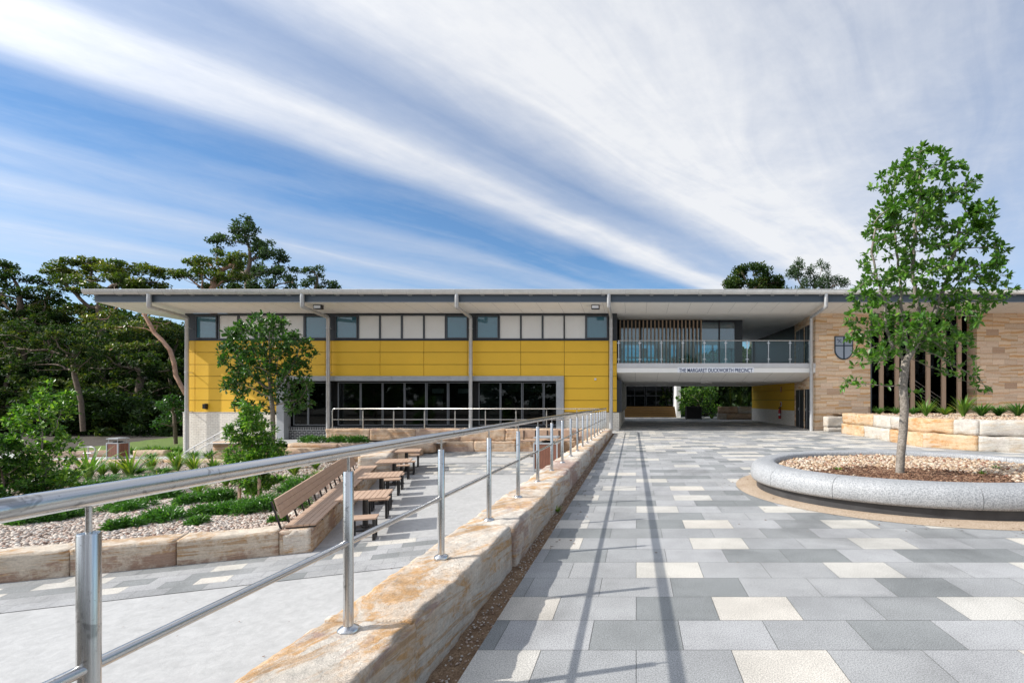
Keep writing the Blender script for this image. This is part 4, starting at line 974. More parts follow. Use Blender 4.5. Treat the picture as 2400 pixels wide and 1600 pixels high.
mb = MB(); mb.tube([(xa, YT, zM), (-1.5, YT, zM)], .018, 10); mb.build('mid_rail', M['steel'], tr)
for x in pxs:
    X = PX(x, YT); mb = MB(); mb.tube([(X, YT, .14), (X, YT, zT - .11)], .03, 14); po = mb.build('post', M['steel_post'], tr)
    mb = MB(); mb.tube([(X, YT, zT - .11), (X, YT, zT)], .01, 8); mb.build('spigot', M['steel'], po)
sr_ = thing('handrail', 'sloping stair handrail in front of the white brick base', 'handrail', (-21, 23.5, -1.3))
YS = 23.4
def sp_(x, y): return (PX(x, YS), YS, PZ(y, YS))
mb = MB(); mb.tube([sp_(413, 1073), sp_(456, 1046), sp_(502, 1021), sp_(558, 992), sp_(620, 992)], .024, 10); mb.build('top_rail', M['galv'], sr_)
mb = MB(); mb.tube([sp_(437, 1070), sp_(456, 1058), sp_(502, 1033), sp_(562, 1001), sp_(620, 1001)], .02, 10); mb.build('mid_rail', M['galv'], sr_)
for x, y in ((456, 1045), (502, 1021), (562, 992), (618, 992)):
    X = PX(x, YS); mb = MB(); mb.box(X - .03, X + .03, YS - .01, YS + .01, PZ(y, YS) - (.8 if x > 470 else .35), PZ(y, YS)); mb.build('post', M['galv'], sr_)
sr2 = thing('steps', 'concrete steps with sandstone sides climbing along the white brick base', 'steps', (-20, 24, -1.3))
for i in range(5):
    mb = MB(); x0 = -21.3 + i * .42; mb.box(x0, -17.2, 23.5, 24.36, -1.5, -1.3 + (i + 1) * .165); mb.build('step', M['path'], sr2)
pr = thing('handrail', 'short galvanised handrail end with rounded loop at far left', 'handrail', (-24.9, 22, -1.2))
a = [(PX(196, 22), 22, PZ(1047, 22)), (PX(215, 22), 22, PZ(1047, 22))]
arc = [(PX(215, 22) + .17 * math.sin(t), 22, PZ(1047, 22) - .14 + .14 * math.cos(t)) for t in np.linspace(.2, math.pi, 8)]
mb = MB(); mb.tube([(PX(180, 21.5), 21.5, PZ(1047, 22))] + a + arc + [(PX(196, 22), 22, PZ(1047, 22) - .28)], .028, 10); mb.build('top_rail', M['galv'], pr)
mb = MB(); X = PX(207, 22); mb.tube([(X, 22, -1.25), (X, 22, PZ(1047, 22))], .025, 10); mb.build('post', M['galv'], pr)

# ================================================================== FURNITURE
def slatbox(mb, a0, a1, b0, b1, z0, z1): mb.box(a0, a1, b0, b1, z0, z1)
def cafe_table():
    t = thing('cafe_table', '', 'table', (0, 0, 0))
    mb = MB(); n = 9; W_, D_ = .98, 1.02; w_ = W_ / n
    for i in range(n): mb.box(-W_ / 2 + i * w_ + .005, -W_ / 2 + (i + 1) * w_ - .005, -D_ / 2, D_ / 2, .715, .75)
    mb.build('table_top', M['slat'], t, bevel=.003)
    mb = MB(); mb.box(-.42, .42, -.30, -.24, .685, .714); mb.box(-.42, .42, .24, .30, .685, .714); mb.build('frame', M['galv'], t)
    mb = MB(); mb.tube([(0, 0, .01), (0, 0, .69)], .057, 18); mb.build('pedestal', M['blackmetal'], t)
    mb = MB(); mb.lathe([(0, .022), (.27, .022), (.285, .012), (.285, .0)], (0, 0, 0), 32); mb.lathe([(.075, .022), (.08, .05), (.055, .06)], (0, 0, 0), 20); mb.build('base_plate', M['blackmetal'], t)
    return t
def stool():
    t = thing('stool', '', 'stool', (0, 0, 0))
    mb = MB()
    for i in range(4): mb.box(-.25, .25, -.20 + i * .1 + .003, -.10 + i * .1 - .003, .43, .462)
    mb.build('seat', M['slat'], t, bevel=.003)
    for x in (-.2, .2):
        mb = MB(); e = .025
        mb.box(x - e, x + e, -.16, -.11, 0.0, .43); mb.box(x - e, x + e, .11, .16, 0.0, .43); mb.box(x - e + .001, x + e - .001, -.11, .11, .0, .045); mb.box(x - e + .001, x + e - .001, -.11, .11, .39, .43); mb.build('leg_frame', M['blackmetal'], t)
    return t
rzU = math.atan2(V.y, V.x)
ctab = cafe_table(); cst = stool()
ords = ['nearest', 'second', 'third', 'farthest']
usedt = False; first_s = True
for i, (x, y) in enumerate([(-6.02, 10.75), (-6.9, 13.1), (-7.75, 15.5), (-8.5, 17.9)]):
    t = ctab if i == 0 else copy_tree(ctab)
    t.location = (x, y, CZ(y) + .006); t.rotation_euler = (0, 0, rzU)
    tag(t, '%s of the four slatted café tables on black pedestals in the row beside the bench' % (ords[i] if i else 'nearest'), 'table', 'slatted tables beside the long bench')
    for k, sgn in ((0, -1), (1, 1)):
        s = cst if first_s else copy_tree(cst); first_s = False
        px_, py_ = x + U.x * sgn * .86 + V.x * .12, y + U.y * sgn * .86 + V.y * .12
        s.location = (px_, py_, CZ(py_) + .006); s.rotation_euler = (0, 0, rzU)
        tag(s, 'slatted black-legged stool at the %s side of the %s table in the row' % ('near' if sgn < 0 else 'far', ords[i]), 'stool', 'slatted stools at the tables')
# long bench on the wall
bn = thing('bench', 'long slatted bench with backrest mounted on the sandstone wall beside the tables', 'bench', (*upt(3.5), -1))
def obox(mb, b0, b1, a0, a1, zo0, zo1, lean=0):
    def P(b, a, zo): p = upt(b, a); return (p[0], p[1], CZ(p[1]) + zo)
    vs = [P(b0, a0, zo0), P(b1, a0, zo0), P(b1, a1, zo0), P(b0, a1, zo0), P(b0, a0 - lean, zo1), P(b1, a0 - lean, zo1), P(b1, a1 - lean, zo1), P(b0, a1 - lean, zo1)]
    mb.add(vs, [(0, 1, 2, 3), (4, 7, 6, 5), (0, 4, 5, 1), (1, 5, 6, 2), (2, 6, 7, 3), (3, 7, 4, 0)])
L0, L1 = .15, 7.3
mb = MB()
for i in range(5): obox(mb, L0, L1, -.48 + i * .102, -.48 + i * .102 + .094, .475, .51)
mb.build('seat', M['slat'], bn)
mb = MB()
for i in range(3): obox(mb, L0, L1 - .5, -.555 - i * .035, -.525 - i * .035, .66 + i * .125, .66 + i * .125 + .118, .033)
mb.build('backrest', M['slat'], bn)
for k in range(15):
    b = L0 + .03 + k * .47
    mb = MB(); obox(mb, b, b + .03, -.565, -.535, .44, .98, .155); mb.build('support', M['blackmetal'], bn)
mb = MB()
for k in range(15): b = L0 + .03 + k * .47; obox(mb, b, b + .04, -.48, .02, .445, .474)
mb.build('seat_frame', M['blackmetal'], bn)
# bench and table against the terrace wall
b2 = thing('bench', 'slatted bench with backrest on the lower tier of the terrace wall behind the bin', 'bench', (-4.6, 22.8, -.4))
mb = MB()
xa, xb = PX(1219, 22.6), PX(1340, 22.6)
for i in range(4): mb.box(xa, xb, 22.38 + i * .11, 22.38 + i * .11 + .1, -.36, -.325)
mb.build('seat', M['slat'], b2)
mb = MB()
for i in range(3): mb.box(xa, xb, 22.86, 22.89, -.22 + i * .115, -.22 + i * .115 + .108)
mb.build('backrest', M['slat'], b2)
for x in np.linspace(xa + .1, xb - .1, 5):
    mb = MB(); mb.box(x, x + .04, 22.82, 22.855, -.4, .1); mb.box(x, x + .04, 22.4, 22.83, -.4, -.362); mb.build('support', M['blackmetal'], b2)
for x, lab in ((PX(1253, 21.3), 'slatted table in front of the terrace wall bench, left one'), (PX(1316, 21.3), 'slatted table in front of the terrace wall bench, right one')):
    t = copy_tree(ctab); t.location = (x, 21.5, CZ(21.3) + .006); t.rotation_euler = (0, 0, 0); tag(t, lab, 'table', 'slatted tables at the terrace wall')

# ================================================================== ROUND PLANTER
PC = (4.95, 8.53); PA, PB = 2.88, 2.38
pl = thing('planter', 'large oval planter with smooth speckled granite seat ring on the grey paving', 'planter', (PC[0], PC[1], 0))
def ell(th, inset, z): return (PC[0] + (PA - inset) * math.cos(th), PC[1] + (PB - inset) * math.sin(th), z)
prof = [(.10, .135), (.03, .15), (.008, .19), (0, .25), (.006, .31), (.03, .375), (.075, .42), (.14, .447), (.22, .455), (.36, .455), (.42, .448), (.445, .425), (.45, .38), (.45, .25), (.10, .135)]
seg = [R(a) for a in (-100, -62, -20, 25, 70, 112, 155, 196, 222, 260)]
for i in range(len(seg) - 1):
    n = 26; vs = []; fs = []; t0, t1 = seg[i] + .0015, seg[i + 1] - .0015
    for k in range(n + 1):
        th = t0 + (t1 - t0) * k / n
        for (s, z) in prof[:-1]: vs.append(ell(th, s, z))
    m_ = len(prof) - 1
    for k in range(n):
        for j in range(m_): fs.append((k * m_ + j, (k + 1) * m_ + j, (k + 1) * m_ + (j + 1) % m_, k * m_ + (j + 1) % m_))
    mb = MB(); mb.add(vs, fs, smooth=True); mb.add(vs[:m_], [tuple(range(m_))]); mb.add(vs[n * m_:n * m_ + m_], [tuple(range(m_ - 1, -1, -1))])
    o = mb.build('ring_segment', M['ring'], pl)
    for p in o.data.polygons:
        if len(p.vertices) > 4: p.use_smooth = False
mb = MB(); n = 96; vs = [ell(2 * math.pi * k / n, .11, 0) for k in range(n)] + [ell(2 * math.pi * k / n, .11, .16) for k in range(n)]
mb.add(vs, [(k, (k + 1) % n, n + (k + 1) % n, n + k) for k in range(n)], smooth=True); mb.build('plinth', M['ringbase'], pl)
mb = MB(); mb.add([ell(2 * math.pi * k / n, .44, .33) for k in range(n)], [tuple(range(n))]); mb.build('planting_soil', M['mulch'], pl)
mb = MB(); vs = [(PC[0] + 3.14 * math.cos(2 * math.pi * k / n), PC[1] + 2.74 * math.sin(2 * math.pi * k / n), .004) for k in range(n)]
mb.add(vs, [tuple(range(n))]); tag(mb.build('paving_band', M['beige']), kind='structure')

# stones ------------------------------------------------------------
ico = bmesh.new(); bmesh.ops.create_icosphere(ico, subdivisions=1, radius=1)
IV = np.array([v.co[:] for v in ico.verts]); IF = np.array([[v.index for v in f.verts] for f in ico.faces]); ico.free()
cubeV = np.array([(-1, -1, -1), (1, -1, -1), (1, 1, -1), (-1, 1, -1), (-1, -1, 1), (1, -1, 1), (1, 1, 1), (-1, 1, 1)], float)
cubeF = np.array([(0, 3, 2, 1), (4, 5, 6, 7), (0, 1, 5, 4), (1, 2, 6, 5), (2, 3, 7, 6), (3, 0, 4, 7)])
def rotm(n, tilt=.5):
    a = rng.uniform(0, 2 * np.pi, n); b = rng.normal(0, tilt, n); c = rng.normal(0, tilt, n)
    ca, sa, cb, sb, cc_, sc_ = np.cos(a), np.sin(a), np.cos(b), np.sin(b), np.cos(c), np.sin(c)
    Rz = np.zeros((n, 3, 3)); Rz[:, 0, 0] = ca; Rz[:, 0, 1] = -sa; Rz[:, 1, 0] = sa; Rz[:, 1, 1] = ca; Rz[:, 2, 2] = 1
    Ry = np.zeros((n, 3, 3)); Ry[:, 0, 0] = cb; Ry[:, 0, 2] = sb; Ry[:, 2, 0] = -sb; Ry[:, 2, 2] = cb; Ry[:, 1, 1] = 1
    Rx = np.zeros((n, 3, 3)); Rx[:, 0, 0] = 1; Rx[:, 1, 1] = cc_; Rx[:, 1, 2] = -sc_; Rx[:, 2, 1] = sc_; Rx[:, 2, 2] = cc_
    return Rz @ Ry @ Rx
def scatter(name, P, size, m, base=IV, faces=IF, flat=.55, parent=None, tilt=.35, elong=.35, smooth=True):
    n = len(P); s = size * rng.uniform(.55, 1.35, (n, 1)); sc = np.stack([1 + rng.uniform(0, elong, n), 1 - rng.uniform(0, elong, n), flat * rng.uniform(.7, 1.2, n)], 1) * s
    Vv = base[None] * sc[:, None, :]; Vv = Vv * (1 + rng.uniform(-.12, .12, (n, len(base), 1))); Vv = np.einsum('nij,nkj->nki', rotm(n, tilt), Vv) + P[:, None, :]
    Fq = faces[None] + (np.arange(n) * len(base))[:, None, None]
    return np_mesh(name, Vv.reshape(-1, 3), Fq.reshape(-1, faces.shape[1]), m, parent, np.repeat(rng.uniform(0, 1, n), len(faces)), smooth)
# pebbles of the lower garden
P = []
def gpeb(n, x0, x1, y0, y1):
    for _ in range(n):
        x, y = random.uniform(x0, x1), random.uniform(y0, y1)
        if x < -1.33 * y - .5: continue
        if in_garden(x, y): P.append((x, y, gz(x, y) + .012))
gpeb(26000, -14, -5.8, 7, 14); gpeb(14000, -19, -7, 14, 20.9); gpeb(5000, -27, -14, 10, 20.9)
for _ in range(9000):
    x, y = random.uniform(-20, -9), random.uniform(5, 12)
    if in_garden(x, y) and x < -1.33 * y - .5: P.append((x, y, gz(x, y) + .012))
tag(scatter('pebbles', np.array(P), .036, M['pebble']), kind='stuff')
P = []
TX, TY = 4.14, 7.55
while len(P) < 7500:
    x = PC[0] + random.uniform(-2.5, 2.5); y = PC[1] + random.uniform(-2, 2)
    if ((x - PC[0]) / (PA - .47)) ** 2 + ((y - PC[1]) / (PB - .47)) ** 2 > 1: continue
    d = math.hypot((x - TX - .12) / 1.35, y - TY) + .25 * mnoise.noise((x * 2, y * 2, 0))
    if d < 1.12 and random.random() > .03: continue
    P.append((x, y, .335 + .03 * random.random() + .03 * max(0, mnoise.noise((x, y, 5)))))
tag(scatter('pebbles', np.array(P), .031, M['pebble2'], flat=.7), kind='stuff')
P = []
while len(P) < 9500:
    x = TX + .12 + random.gauss(0, .72); y = TY + random.gauss(0, .50)
    if ((x - PC[0]) / (PA - .47)) ** 2 + ((y - PC[1]) / (PB - .47)) ** 2 > 1: continue
    P.append((x, y, .345 + .06 * math.exp(-((x - TX) ** 2 + (y - TY) ** 2) / .25) + .025 * random.random()))
tag(scatter('mulch', np.array(P), .018, M['chip'], base=cubeV, faces=cubeF, flat=.25, elong=.6, smooth=False), kind='stuff')
P = []
for _ in range(9000):
    x, y = random.uniform(9.8, 22), random.uniform(14.2, 24)
    if (x > 10.0 and y > 16.1) or (x > 10.9 and y > 15.1) or (x > 12.9 and y > 14.5): P.append((x, y, .86))
tag(scatter('pebbles', np.array(P), .045, M['pebble2']), kind='stuff')
P = []
for _ in range(1300):
    y = random.uniform(1.5, 14); x = random.uniform(-1.17, -.99) + .002 * y
    P.append((x, y, -.025 + .01 * random.random()))
tag(scatter('grit', np.array(P), .008, M['pebble'], flat=.6), kind='stuff')

P = []
for _ in range(150):
    x, y = random.uniform(-7, -1.8), random.uniform(2.5, 20)
    if x > -6.0 + (y - 9.2) * -.36 or y < 8.5: P.append((x, y, CZ(y) + .014))
for _ in range(90): P.append((random.uniform(-.9, 9), random.uniform(4.6, 20), .006))
for _ in range(160): th = random.uniform(0, 6.28); P.append((PC[0] + (PA + .1 + random.uniform(-.1, .5)) * math.cos(th), PC[1] + (PB + .1 + random.uniform(-.1, .5)) * math.sin(th), .010))
for _ in range(160): y = random.uniform(5, 21); P.append((-1.0 + random.uniform(-.05, .35) , y, .006))
P = [p for p in P if p[2] > .009 or p[2] < 0 or ((p[0] - PC[0]) / (PA + .05)) ** 2 + ((p[1] - PC[1]) / (PB + .05)) ** 2 > 1]
tag(scatter('leaf_litter', np.array(P), .008, M['chip'], base=cubeV, faces=cubeF, flat=.12, elong=.75, tilt=.1, smooth=False), kind='stuff')

# ================================================================== FOLIAGE
def leaf_mesh(name, C, D, L, Wd, m, parent=None, rv=None, fold=.25, up=None):
    """C centres, D directions: folded rhombus leaves"""
    n = len(C); D = D / (np.linalg.norm(D, axis=1, keepdims=True) + 1e-9)
    r = rng.normal(size=(n, 3)) if up is None else up + rng.normal(size=(n, 3)) * .45
    S = np.cross(D, r); S /= (np.linalg.norm(S, axis=1, keepdims=True) + 1e-9); Nn = np.cross(S, D)
    L = np.broadcast_to(L, (n,))[:, None]; Wd = np.broadcast_to(Wd, (n,))[:, None]
    base = C - D * L * .5; tip = C + D * L * .5; mid = C + D * L * .08
    sd = S * Wd * .5; f_ = Nn * Wd * fold * .5
    p1 = C - D * L * .2; p2 = C + D * L * .22
    Vv = np.stack([base, p1 + sd * .85 + f_, p2 + sd * .9 + f_, tip, p2 - sd * .9 + f_, p1 - sd * .85 + f_], 1).reshape(-1, 3)
    i = np.arange(n)[:, None] * 6; Fq = np.concatenate([i + np.array([[0, 3, 2, 1]]), i + np.array([[0, 5, 4, 3]])], 1).reshape(-1, 4)
    rv = rng.uniform(0, 1, n) if rv is None else rv
    return np_mesh(name, Vv, Fq, m, parent, np.repeat(rv, 2))
def colonize(init, att, step, kill, infl=1e9, maxit=90, grav=0.0, par0=None):
    nodes = [np.array(p, float) for p in init]; par = list(par0) if par0 else [i - 1 for i in range(len(init))]
    att = att.copy(); N = np.array(nodes); near = np.full(len(att), -1); nd = np.full(len(att), 1e9)
    d = np.linalg.norm(att[:, None] - N[None], axis=2); near = d.argmin(1); nd = d.min(1)
    for it in range(maxit):
        if len(att) == 0: break
        ok = nd < infl
        if not ok.any(): break
        groups = {}
        for ai in np.nonzero(ok)[0]: groups.setdefault(near[ai], []).append(ai)
        newp = []; newpar = []
        for ni, al in groups.items():
            dv = att[al] - N[ni]; dv /= np.linalg.norm(dv, axis=1, keepdims=True) + 1e-9
            v = dv.sum(0); v /= np.linalg.norm(v) + 1e-9; v += rng.normal(0, .12, 3); v[2] += grav; v /= np.linalg.norm(v)
            newp.append(N[ni] + v * step); newpar.append(ni)
        b0 = len(N); newp = np.array(newp); N = np.concatenate([N, newp]); par += newpar
        dn = np.linalg.norm(att[:, None] - newp[None], axis=2); k = dn.argmin(1); kd = dn.min(1)
        upd = kd < nd; near[upd] = b0 + k[upd]; nd[upd] = kd[upd]
        keep = nd > kill; att = att[keep]; near = near[keep]; nd = nd[keep]
        if len(N) > 6000: break
    return N, np.array(par)
def tree_mesh(N, par, r_tip, r_base, m, parent, expo=2.2, name='trunk', sides=7, minr=0.0):
    n = len(N); kids = [[] for _ in range(n)]
    for i in range(1, n): kids[par[i]].append(i)
    w_ = np.zeros(n)
    for i in range(n - 1, -1, -1): w_[i] = sum(w_[k] for k in kids[i]) if kids[i] else 1.0
    r = w_ ** (1 / expo); r = r_tip + (r_base - r_tip) * (r - 1) / max(1e-6, r[0] - 1)
    mb = MB(); stack = [0]
    while stack:
        s = stack.pop(); chain = [s] if par[s] < 0 or s == 0 else [par[s], s]
        cur = s
        while kids[cur]:
            kk = sorted(kids[cur], key=lambda q: -w_[q]); stack += kk[1:]; cur = kk[0]; chain.append(cur)
        rr = [min(r[c], r[chain[1]]) if (j == 0 and s != 0) else r[c] for j, c in enumerate(chain)]
        if len(chain) > 1 and max(rr) > minr: mb.tube([N[c] for c in chain], rr, sides if max(rr) > r_base * .3 else 4, cap=False)
    o = mb.build(name, m, parent); return o, r, kids
def ell_pts(n, c, rad, shell=.35):
    v = rng.normal(size=(n, 3)); v /= np.linalg.norm(v, axis=1, keepdims=True); q = rng.uniform(shell ** 3, 1, n) ** (1 / 3)
    return np.array(c) + v * q[:, None] * np.array(rad)

# hero tree in the planter ------------------------------------------
pt = thing('tree', 'young leafy tree with pale grey trunk growing in the oval granite planter', 'tree', (TX, TY, .35))
def hp(x, y, dy=0): Y = TY + dy; return (PX(x, Y), Y, PZ(y, Y))
blobs = []
for x, y, rx, rz, nn in [(2155, 430, 78, 78, 260), (2105, 520, 80, 80, 260), (2220, 520, 85, 80, 260), (2070, 640, 70, 90, 200), (2180, 640, 100, 90, 300), (2280, 600, 62, 80, 190), (2315, 690, 48, 50, 120), (2095, 770, 110, 65, 230), (2220, 770, 90, 75, 230), (2040, 840, 60, 35, 90), (2020, 700, 34, 50, 50), (2250, 850, 40, 30, 30),
                         (2150, 385, 50, 38, 90), (2080, 440, 42, 40, 70), (2240, 430, 45, 45, 90), (2300, 520, 40, 35, 70)]:
    blobs.append(ell_pts(nn, hp(x, y), (rx / 150, .85 * (rx / 150) + .15, rz / 150), .3))
for x, y, rx, rz, nn in [(1998, 895, 30, 22, 46), (2255, 875, 50, 20, 40), (2295, 905, 22, 16, 30), (1985, 745, 28, 18, 34), (2340, 640, 22, 26, 26), (2130, 925, 30, 10, 12)]:
    blobs.append(ell_pts(nn, hp(x, y), (rx / 150, .25, rz / 150), .1))
att = np.concatenate(blobs)
init = [(TX - .03, TY, .30), (TX - .01, TY, .7), (TX + .03, TY, 1.1), (TX + .05, TY, 1.45), (TX + .03, TY + .01, 1.8), hp(2120, 868), hp(2122, 845)]
par0 = [i - 1 for i in range(len(init))]
def limb(frm, pts, dys):
    pv = np.array(init[frm]); last = frm
    for (x, y), dy in zip(pts, dys):
        q = np.array(hp(x, y, dy)); m_ = max(1, int(np.linalg.norm(q - pv) / .10))
        for j in range(1, m_ + 1): init.append(tuple(pv + (q - pv) * j / m_ + rng.normal(0, .008, 3))); par0.append(last); last = len(init) - 1
        pv = q
    return last
la = limb(6, [(2092, 815), (2078, 770), (2076, 715), (2056, 650), (2044, 590), (2052, 520)], (0, -.05, -.1, -.1, -.15, -.1))
lb = limb(6, [(2140, 820), (2160, 775), (2150, 715), (2138, 640), (2142, 560), (2150, 480), (2155, 410)], (0, .05, .05, .0, -.05, 0, 0))
lc = limb(6, [(2130, 835), (2120, 780), (2112, 720), (2110, 640), (2098, 560), (2085, 480)], (.05, .1, .15, .2, .2, .2))
ld = limb(lb - 26, [(2190, 735), (2215, 670), (2235, 600), (2250, 530)], (.1, .15, .1, .1))
NI = len(init)
att = att[rng.uniform(size=len(att)) < .8]; att = np.array([q for q in att if mnoise.noise(tuple(q * 2.6)) > -.22])
N, par = colonize(init, att, .085, .115, par0=par0)
_, rr, kids = tree_mesh(N, par, .0035, .064, M['bark'], pt, expo=1.95, sides=14)
tips = np.array([i for i in range(NI, len(N)) if rr[i] < .010])
Cs = []; Ds = []; rvs = []
crown_c = np.array(hp(2160, 640))
for i in tips:
    d0 = N[i] - N[par[i]]; d0 /= np.linalg.norm(d0) + 1e-9
    k = 5 if kids[i] else 14
    if N[i][2] < 2.15 + .2 * rng.random(): k = 8 if not kids[i] else 2
    for _ in range(k):
        d = d0 * .6 + rng.normal(0, .75, 3); d[2] += .25; d /= np.linalg.norm(d); Cs.append(N[i] + d * .05 + rng.normal(0, .012, 3)); Ds.append(d); rvs.append(np.clip(rng.beta(1.6, 2.4) * .95, 0, 1))
Cs = np.array(Cs); Ds = np.array(Ds)
print('hero', len(N), len(Cs))
leaf_mesh('crown', Cs, Ds, rng.uniform(.065, .12, len(Cs)), rng.uniform(.032, .055, len(Cs)), M['leaf_planter'], pt, np.array(rvs), up=np.array([0, 0, 1.0]))

def small_tree(label, base, blobs_px, Yb, init, step, kill, lm, bark, r_base, leafL, leafW, kt, ki, name='tree', cat='tree', r_tip=.004, fl=1.0, droop=0, expo=2.1, dscale=.9, gate=1.7):
    t = thing(name, label, cat, base)
    B_ = []
    for x, y, rx, rz, nn in blobs_px:
        k = Yb / F; B_.append(ell_pts(nn, (PX(x, Yb), Yb, PZ(y, Yb)), (rx * k, rx * k * dscale + .1, rz * k), .3))
    A_ = np.concatenate(B_); A_ = np.array([q for q in A_ if mnoise.noise((q[0] * gate + 9, q[1] * gate, q[2] * gate)) > -.20])
    N, par = colonize(init, A_, step, kill)
    _, rr, kids = tree_mesh(N, par, r_tip, r_base, bark, t, expo=expo, sides=8)
    C_ = []; D_ = []
    th = r_tip * 2.6
    for i in range(len(init), len(N)):
        if rr[i] > th: continue
        d0 = N[i] - N[par[i]]; d0 /= np.linalg.norm(d0) + 1e-9
        for _ in range(ki if kids[i] else kt):
            d = d0 * .5 + rng.normal(0, .8, 3); d[2] += .2 - droop; d /= np.linalg.norm(d); C_.append(N[i] + d * leafL * .6 + rng.normal(0, step * .3, 3)); D_.append(d)
    C_ = np.array(C_); D_ = np.array(D_); print(label[:20], len(N), len(C_))
    leaf_mesh('crown', C_, D_, rng.uniform(.7, 1.3, len(C_)) * leafL, rng.uniform(.8, 1.2, len(C_)) * leafW, lm, t, up=np.array([0, 0, 1.0]))
    return t
# garden tree A
YA = 20.6; 
def ga(x, y, Y=YA): return (PX(x, Y), Y, PZ(y, Y))
small_tree('slender garden tree with a rounded green crown in front of the yellow wall', ga(641, 1080), [(620, 790, 80, 50, 260), (560, 820, 42, 34, 110), (690, 820, 45, 38, 120), (625, 850, 88, 45, 260), (580, 900, 50, 42, 140), (680, 890, 50, 40, 110), (600, 960, 40, 28, 60), (665, 925, 42, 22, 50), (700, 950, 34, 26, 45), (560, 950, 26, 16, 26), (632, 752, 32, 20, 60)],
           YA, [ga(641, 1085), ga(640, 1040), ga(640, 990), ga(638, 950), ga(634, 925)], .14, .17, M['leaf_garden'], M['bark'], .085, .165, .08, 16, 4, r_tip=.006)
# garden tree B (staked)
YBt = 12.3
tB = small_tree('young narrow tree with drooping bright leaves tied to timber stakes in the pebble bed', ga(592, 1185, YBt), [(588, 965, 24, 25, 60), (585, 1010, 48, 32, 130), (600, 1060, 56, 34, 160), (592, 1108, 52, 28, 140), (604, 1138, 36, 14, 50), (560, 1085, 26, 30, 50), (632, 1055, 28, 30, 55), (575, 950, 14, 12, 16)],
           YBt, [ga(592, 1190, YBt), ga(592, 1150, YBt), ga(593, 1110, YBt), ga(592, 1060, YBt), ga(590, 1020, YBt)], .07, .085, M['leaf_bright'], M['bark_dark'], .028, .12, .036, 20, 8, r_tip=.0025, droop=.5)
for x, y0 in ((567, 1175), (613, 1180)):
    X = PX(x, 12.1); sk = thing('tree_stake', '%s square timber stake beside the young drooping tree' % ('left' if x < 590 else 'right'), 'stake', (X, 12.0, -1), 'timber stakes')
    mb = MB(); mb.box(X - .025, X + .025, 12.0, 12.05, -1.02, -.05); mb.build('post', M['slat'], sk)
# shrubs at far left
small_tree('tall bushy bright green shrub at the left edge of the pebble garden', ga(110, 1160, 13), [(106, 905, 10, 20, 22), (100, 940, 20, 24, 36), (158, 935, 12, 20, 22), (62, 965, 16, 22, 26), (80, 985, 46, 42, 120), (140, 970, 28, 28, 60), (104, 1040, 66, 42, 200), (70, 1100, 58, 38, 150), (135, 1095, 44, 38, 110), (110, 1135, 50, 18, 80)],
           13, [ga(110, 1175, 13), ga(108, 1140, 13), ga(105, 1100, 13)], .09, .11, M['leaf_bright'], M['bark'], .035, .11, .052, 15, 5, name='shrub', cat='shrub', r_tip=.003)
small_tree('dark green shrub at the left edge of the picture beside the tall bushy one', ga(10, 1160, 12.4), [(10, 1040, 40, 30, 90), (0, 1090, 55, 35, 150), (20, 1140, 60, 26, 130)],
           12.4, [ga(10, 1175, 12.4), ga(8, 1140, 12.4)], .09, .11, M['leaf_garden'], M['bark_dark'], .03, .10, .05, 22, 9, name='shrub', cat='shrub', r_tip=.003)

# background trees ---------------------------------------------------
def gum(label, Yb, trunk, blobs, lm, bark, r_base, nleaf=46, L_=.34, W_=.16, flat=.5, cr=.55, group='bushland trees behind the building', step=.55, shell=.4, natt=1.0, name='gum_tree', expo=2.3, fill=0):
    base = (PX(trunk[0][0], Yb), Yb, PZ(trunk[0][1], Yb)); t = thing(name, label, 'tree', base, group); k = Yb / F
    B_ = [ell_pts(int(nn * natt), (PX(x, Yb + dy), Yb + dy, PZ(y, Yb + dy)), (rx * k, max(rx * k * .8, 1.2), rz * k), shell) for x, y, rx, rz, nn, dy in blobs]
    init = [(PX(x, Yb), Yb, PZ(y, Yb)) for x, y in trunk]; A_ = np.concatenate(B_); so_ = abs(hash(round(base[0], 2))) % 50
    A_ = np.array([q for q in A_ if mnoise.noise((q[0] * .33 + so_, q[1] * .33, q[2] * .45)) > (-.10 if 'highest' in label else -.42)])
    N, par = colonize(init, A_, step, step * 1.2, maxit=80)
    _, rr, kids = tree_mesh(N, par, .025, r_base, bark, t, expo=expo, sides=8)
    tips = [i for i in range(len(init), len(N)) if not kids[i] or (rr[i] < .05 and i % 3 == 0)]
    T_ = N[tips]; n = len(T_) * nleaf
    off = rng.normal(0, 1, (n, 3)); off /= np.linalg.norm(off, axis=1, keepdims=True); off *= (rng.uniform(0, 1, (n, 1)) ** .45) * np.array([cr, cr, cr * flat])
    off[:, 2] += cr * flat * .3
    C_ = np.repeat(T_, nleaf, 0) + off; D_ = rng.normal(size=(n, 3)); D_[:, 2] -= .3
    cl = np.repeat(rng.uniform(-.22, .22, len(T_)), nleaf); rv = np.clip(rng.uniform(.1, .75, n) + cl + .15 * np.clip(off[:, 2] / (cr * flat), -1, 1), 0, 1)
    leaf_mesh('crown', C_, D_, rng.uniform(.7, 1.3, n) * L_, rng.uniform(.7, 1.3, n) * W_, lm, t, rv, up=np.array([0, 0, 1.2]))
    print(label[:18], len(N), n); return t
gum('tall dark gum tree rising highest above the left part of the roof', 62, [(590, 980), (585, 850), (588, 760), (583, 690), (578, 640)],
    [(575, 528, 30, 18, 40, 0), (575, 548, 38, 28, 80, 0), (530, 570, 38, 20, 50, 0), (610, 580, 45, 30, 70, 2), (640, 620, 55, 35, 110, 0), (670, 660, 50, 40, 100, 0), (570, 620, 50, 40, 80, 3), (610, 680, 70, 40, 100, 1)], M['leaf_blue'], M['bark_dark'], .42, nleaf=64, L_=.36, W_=.17, cr=.68, flat=.75)
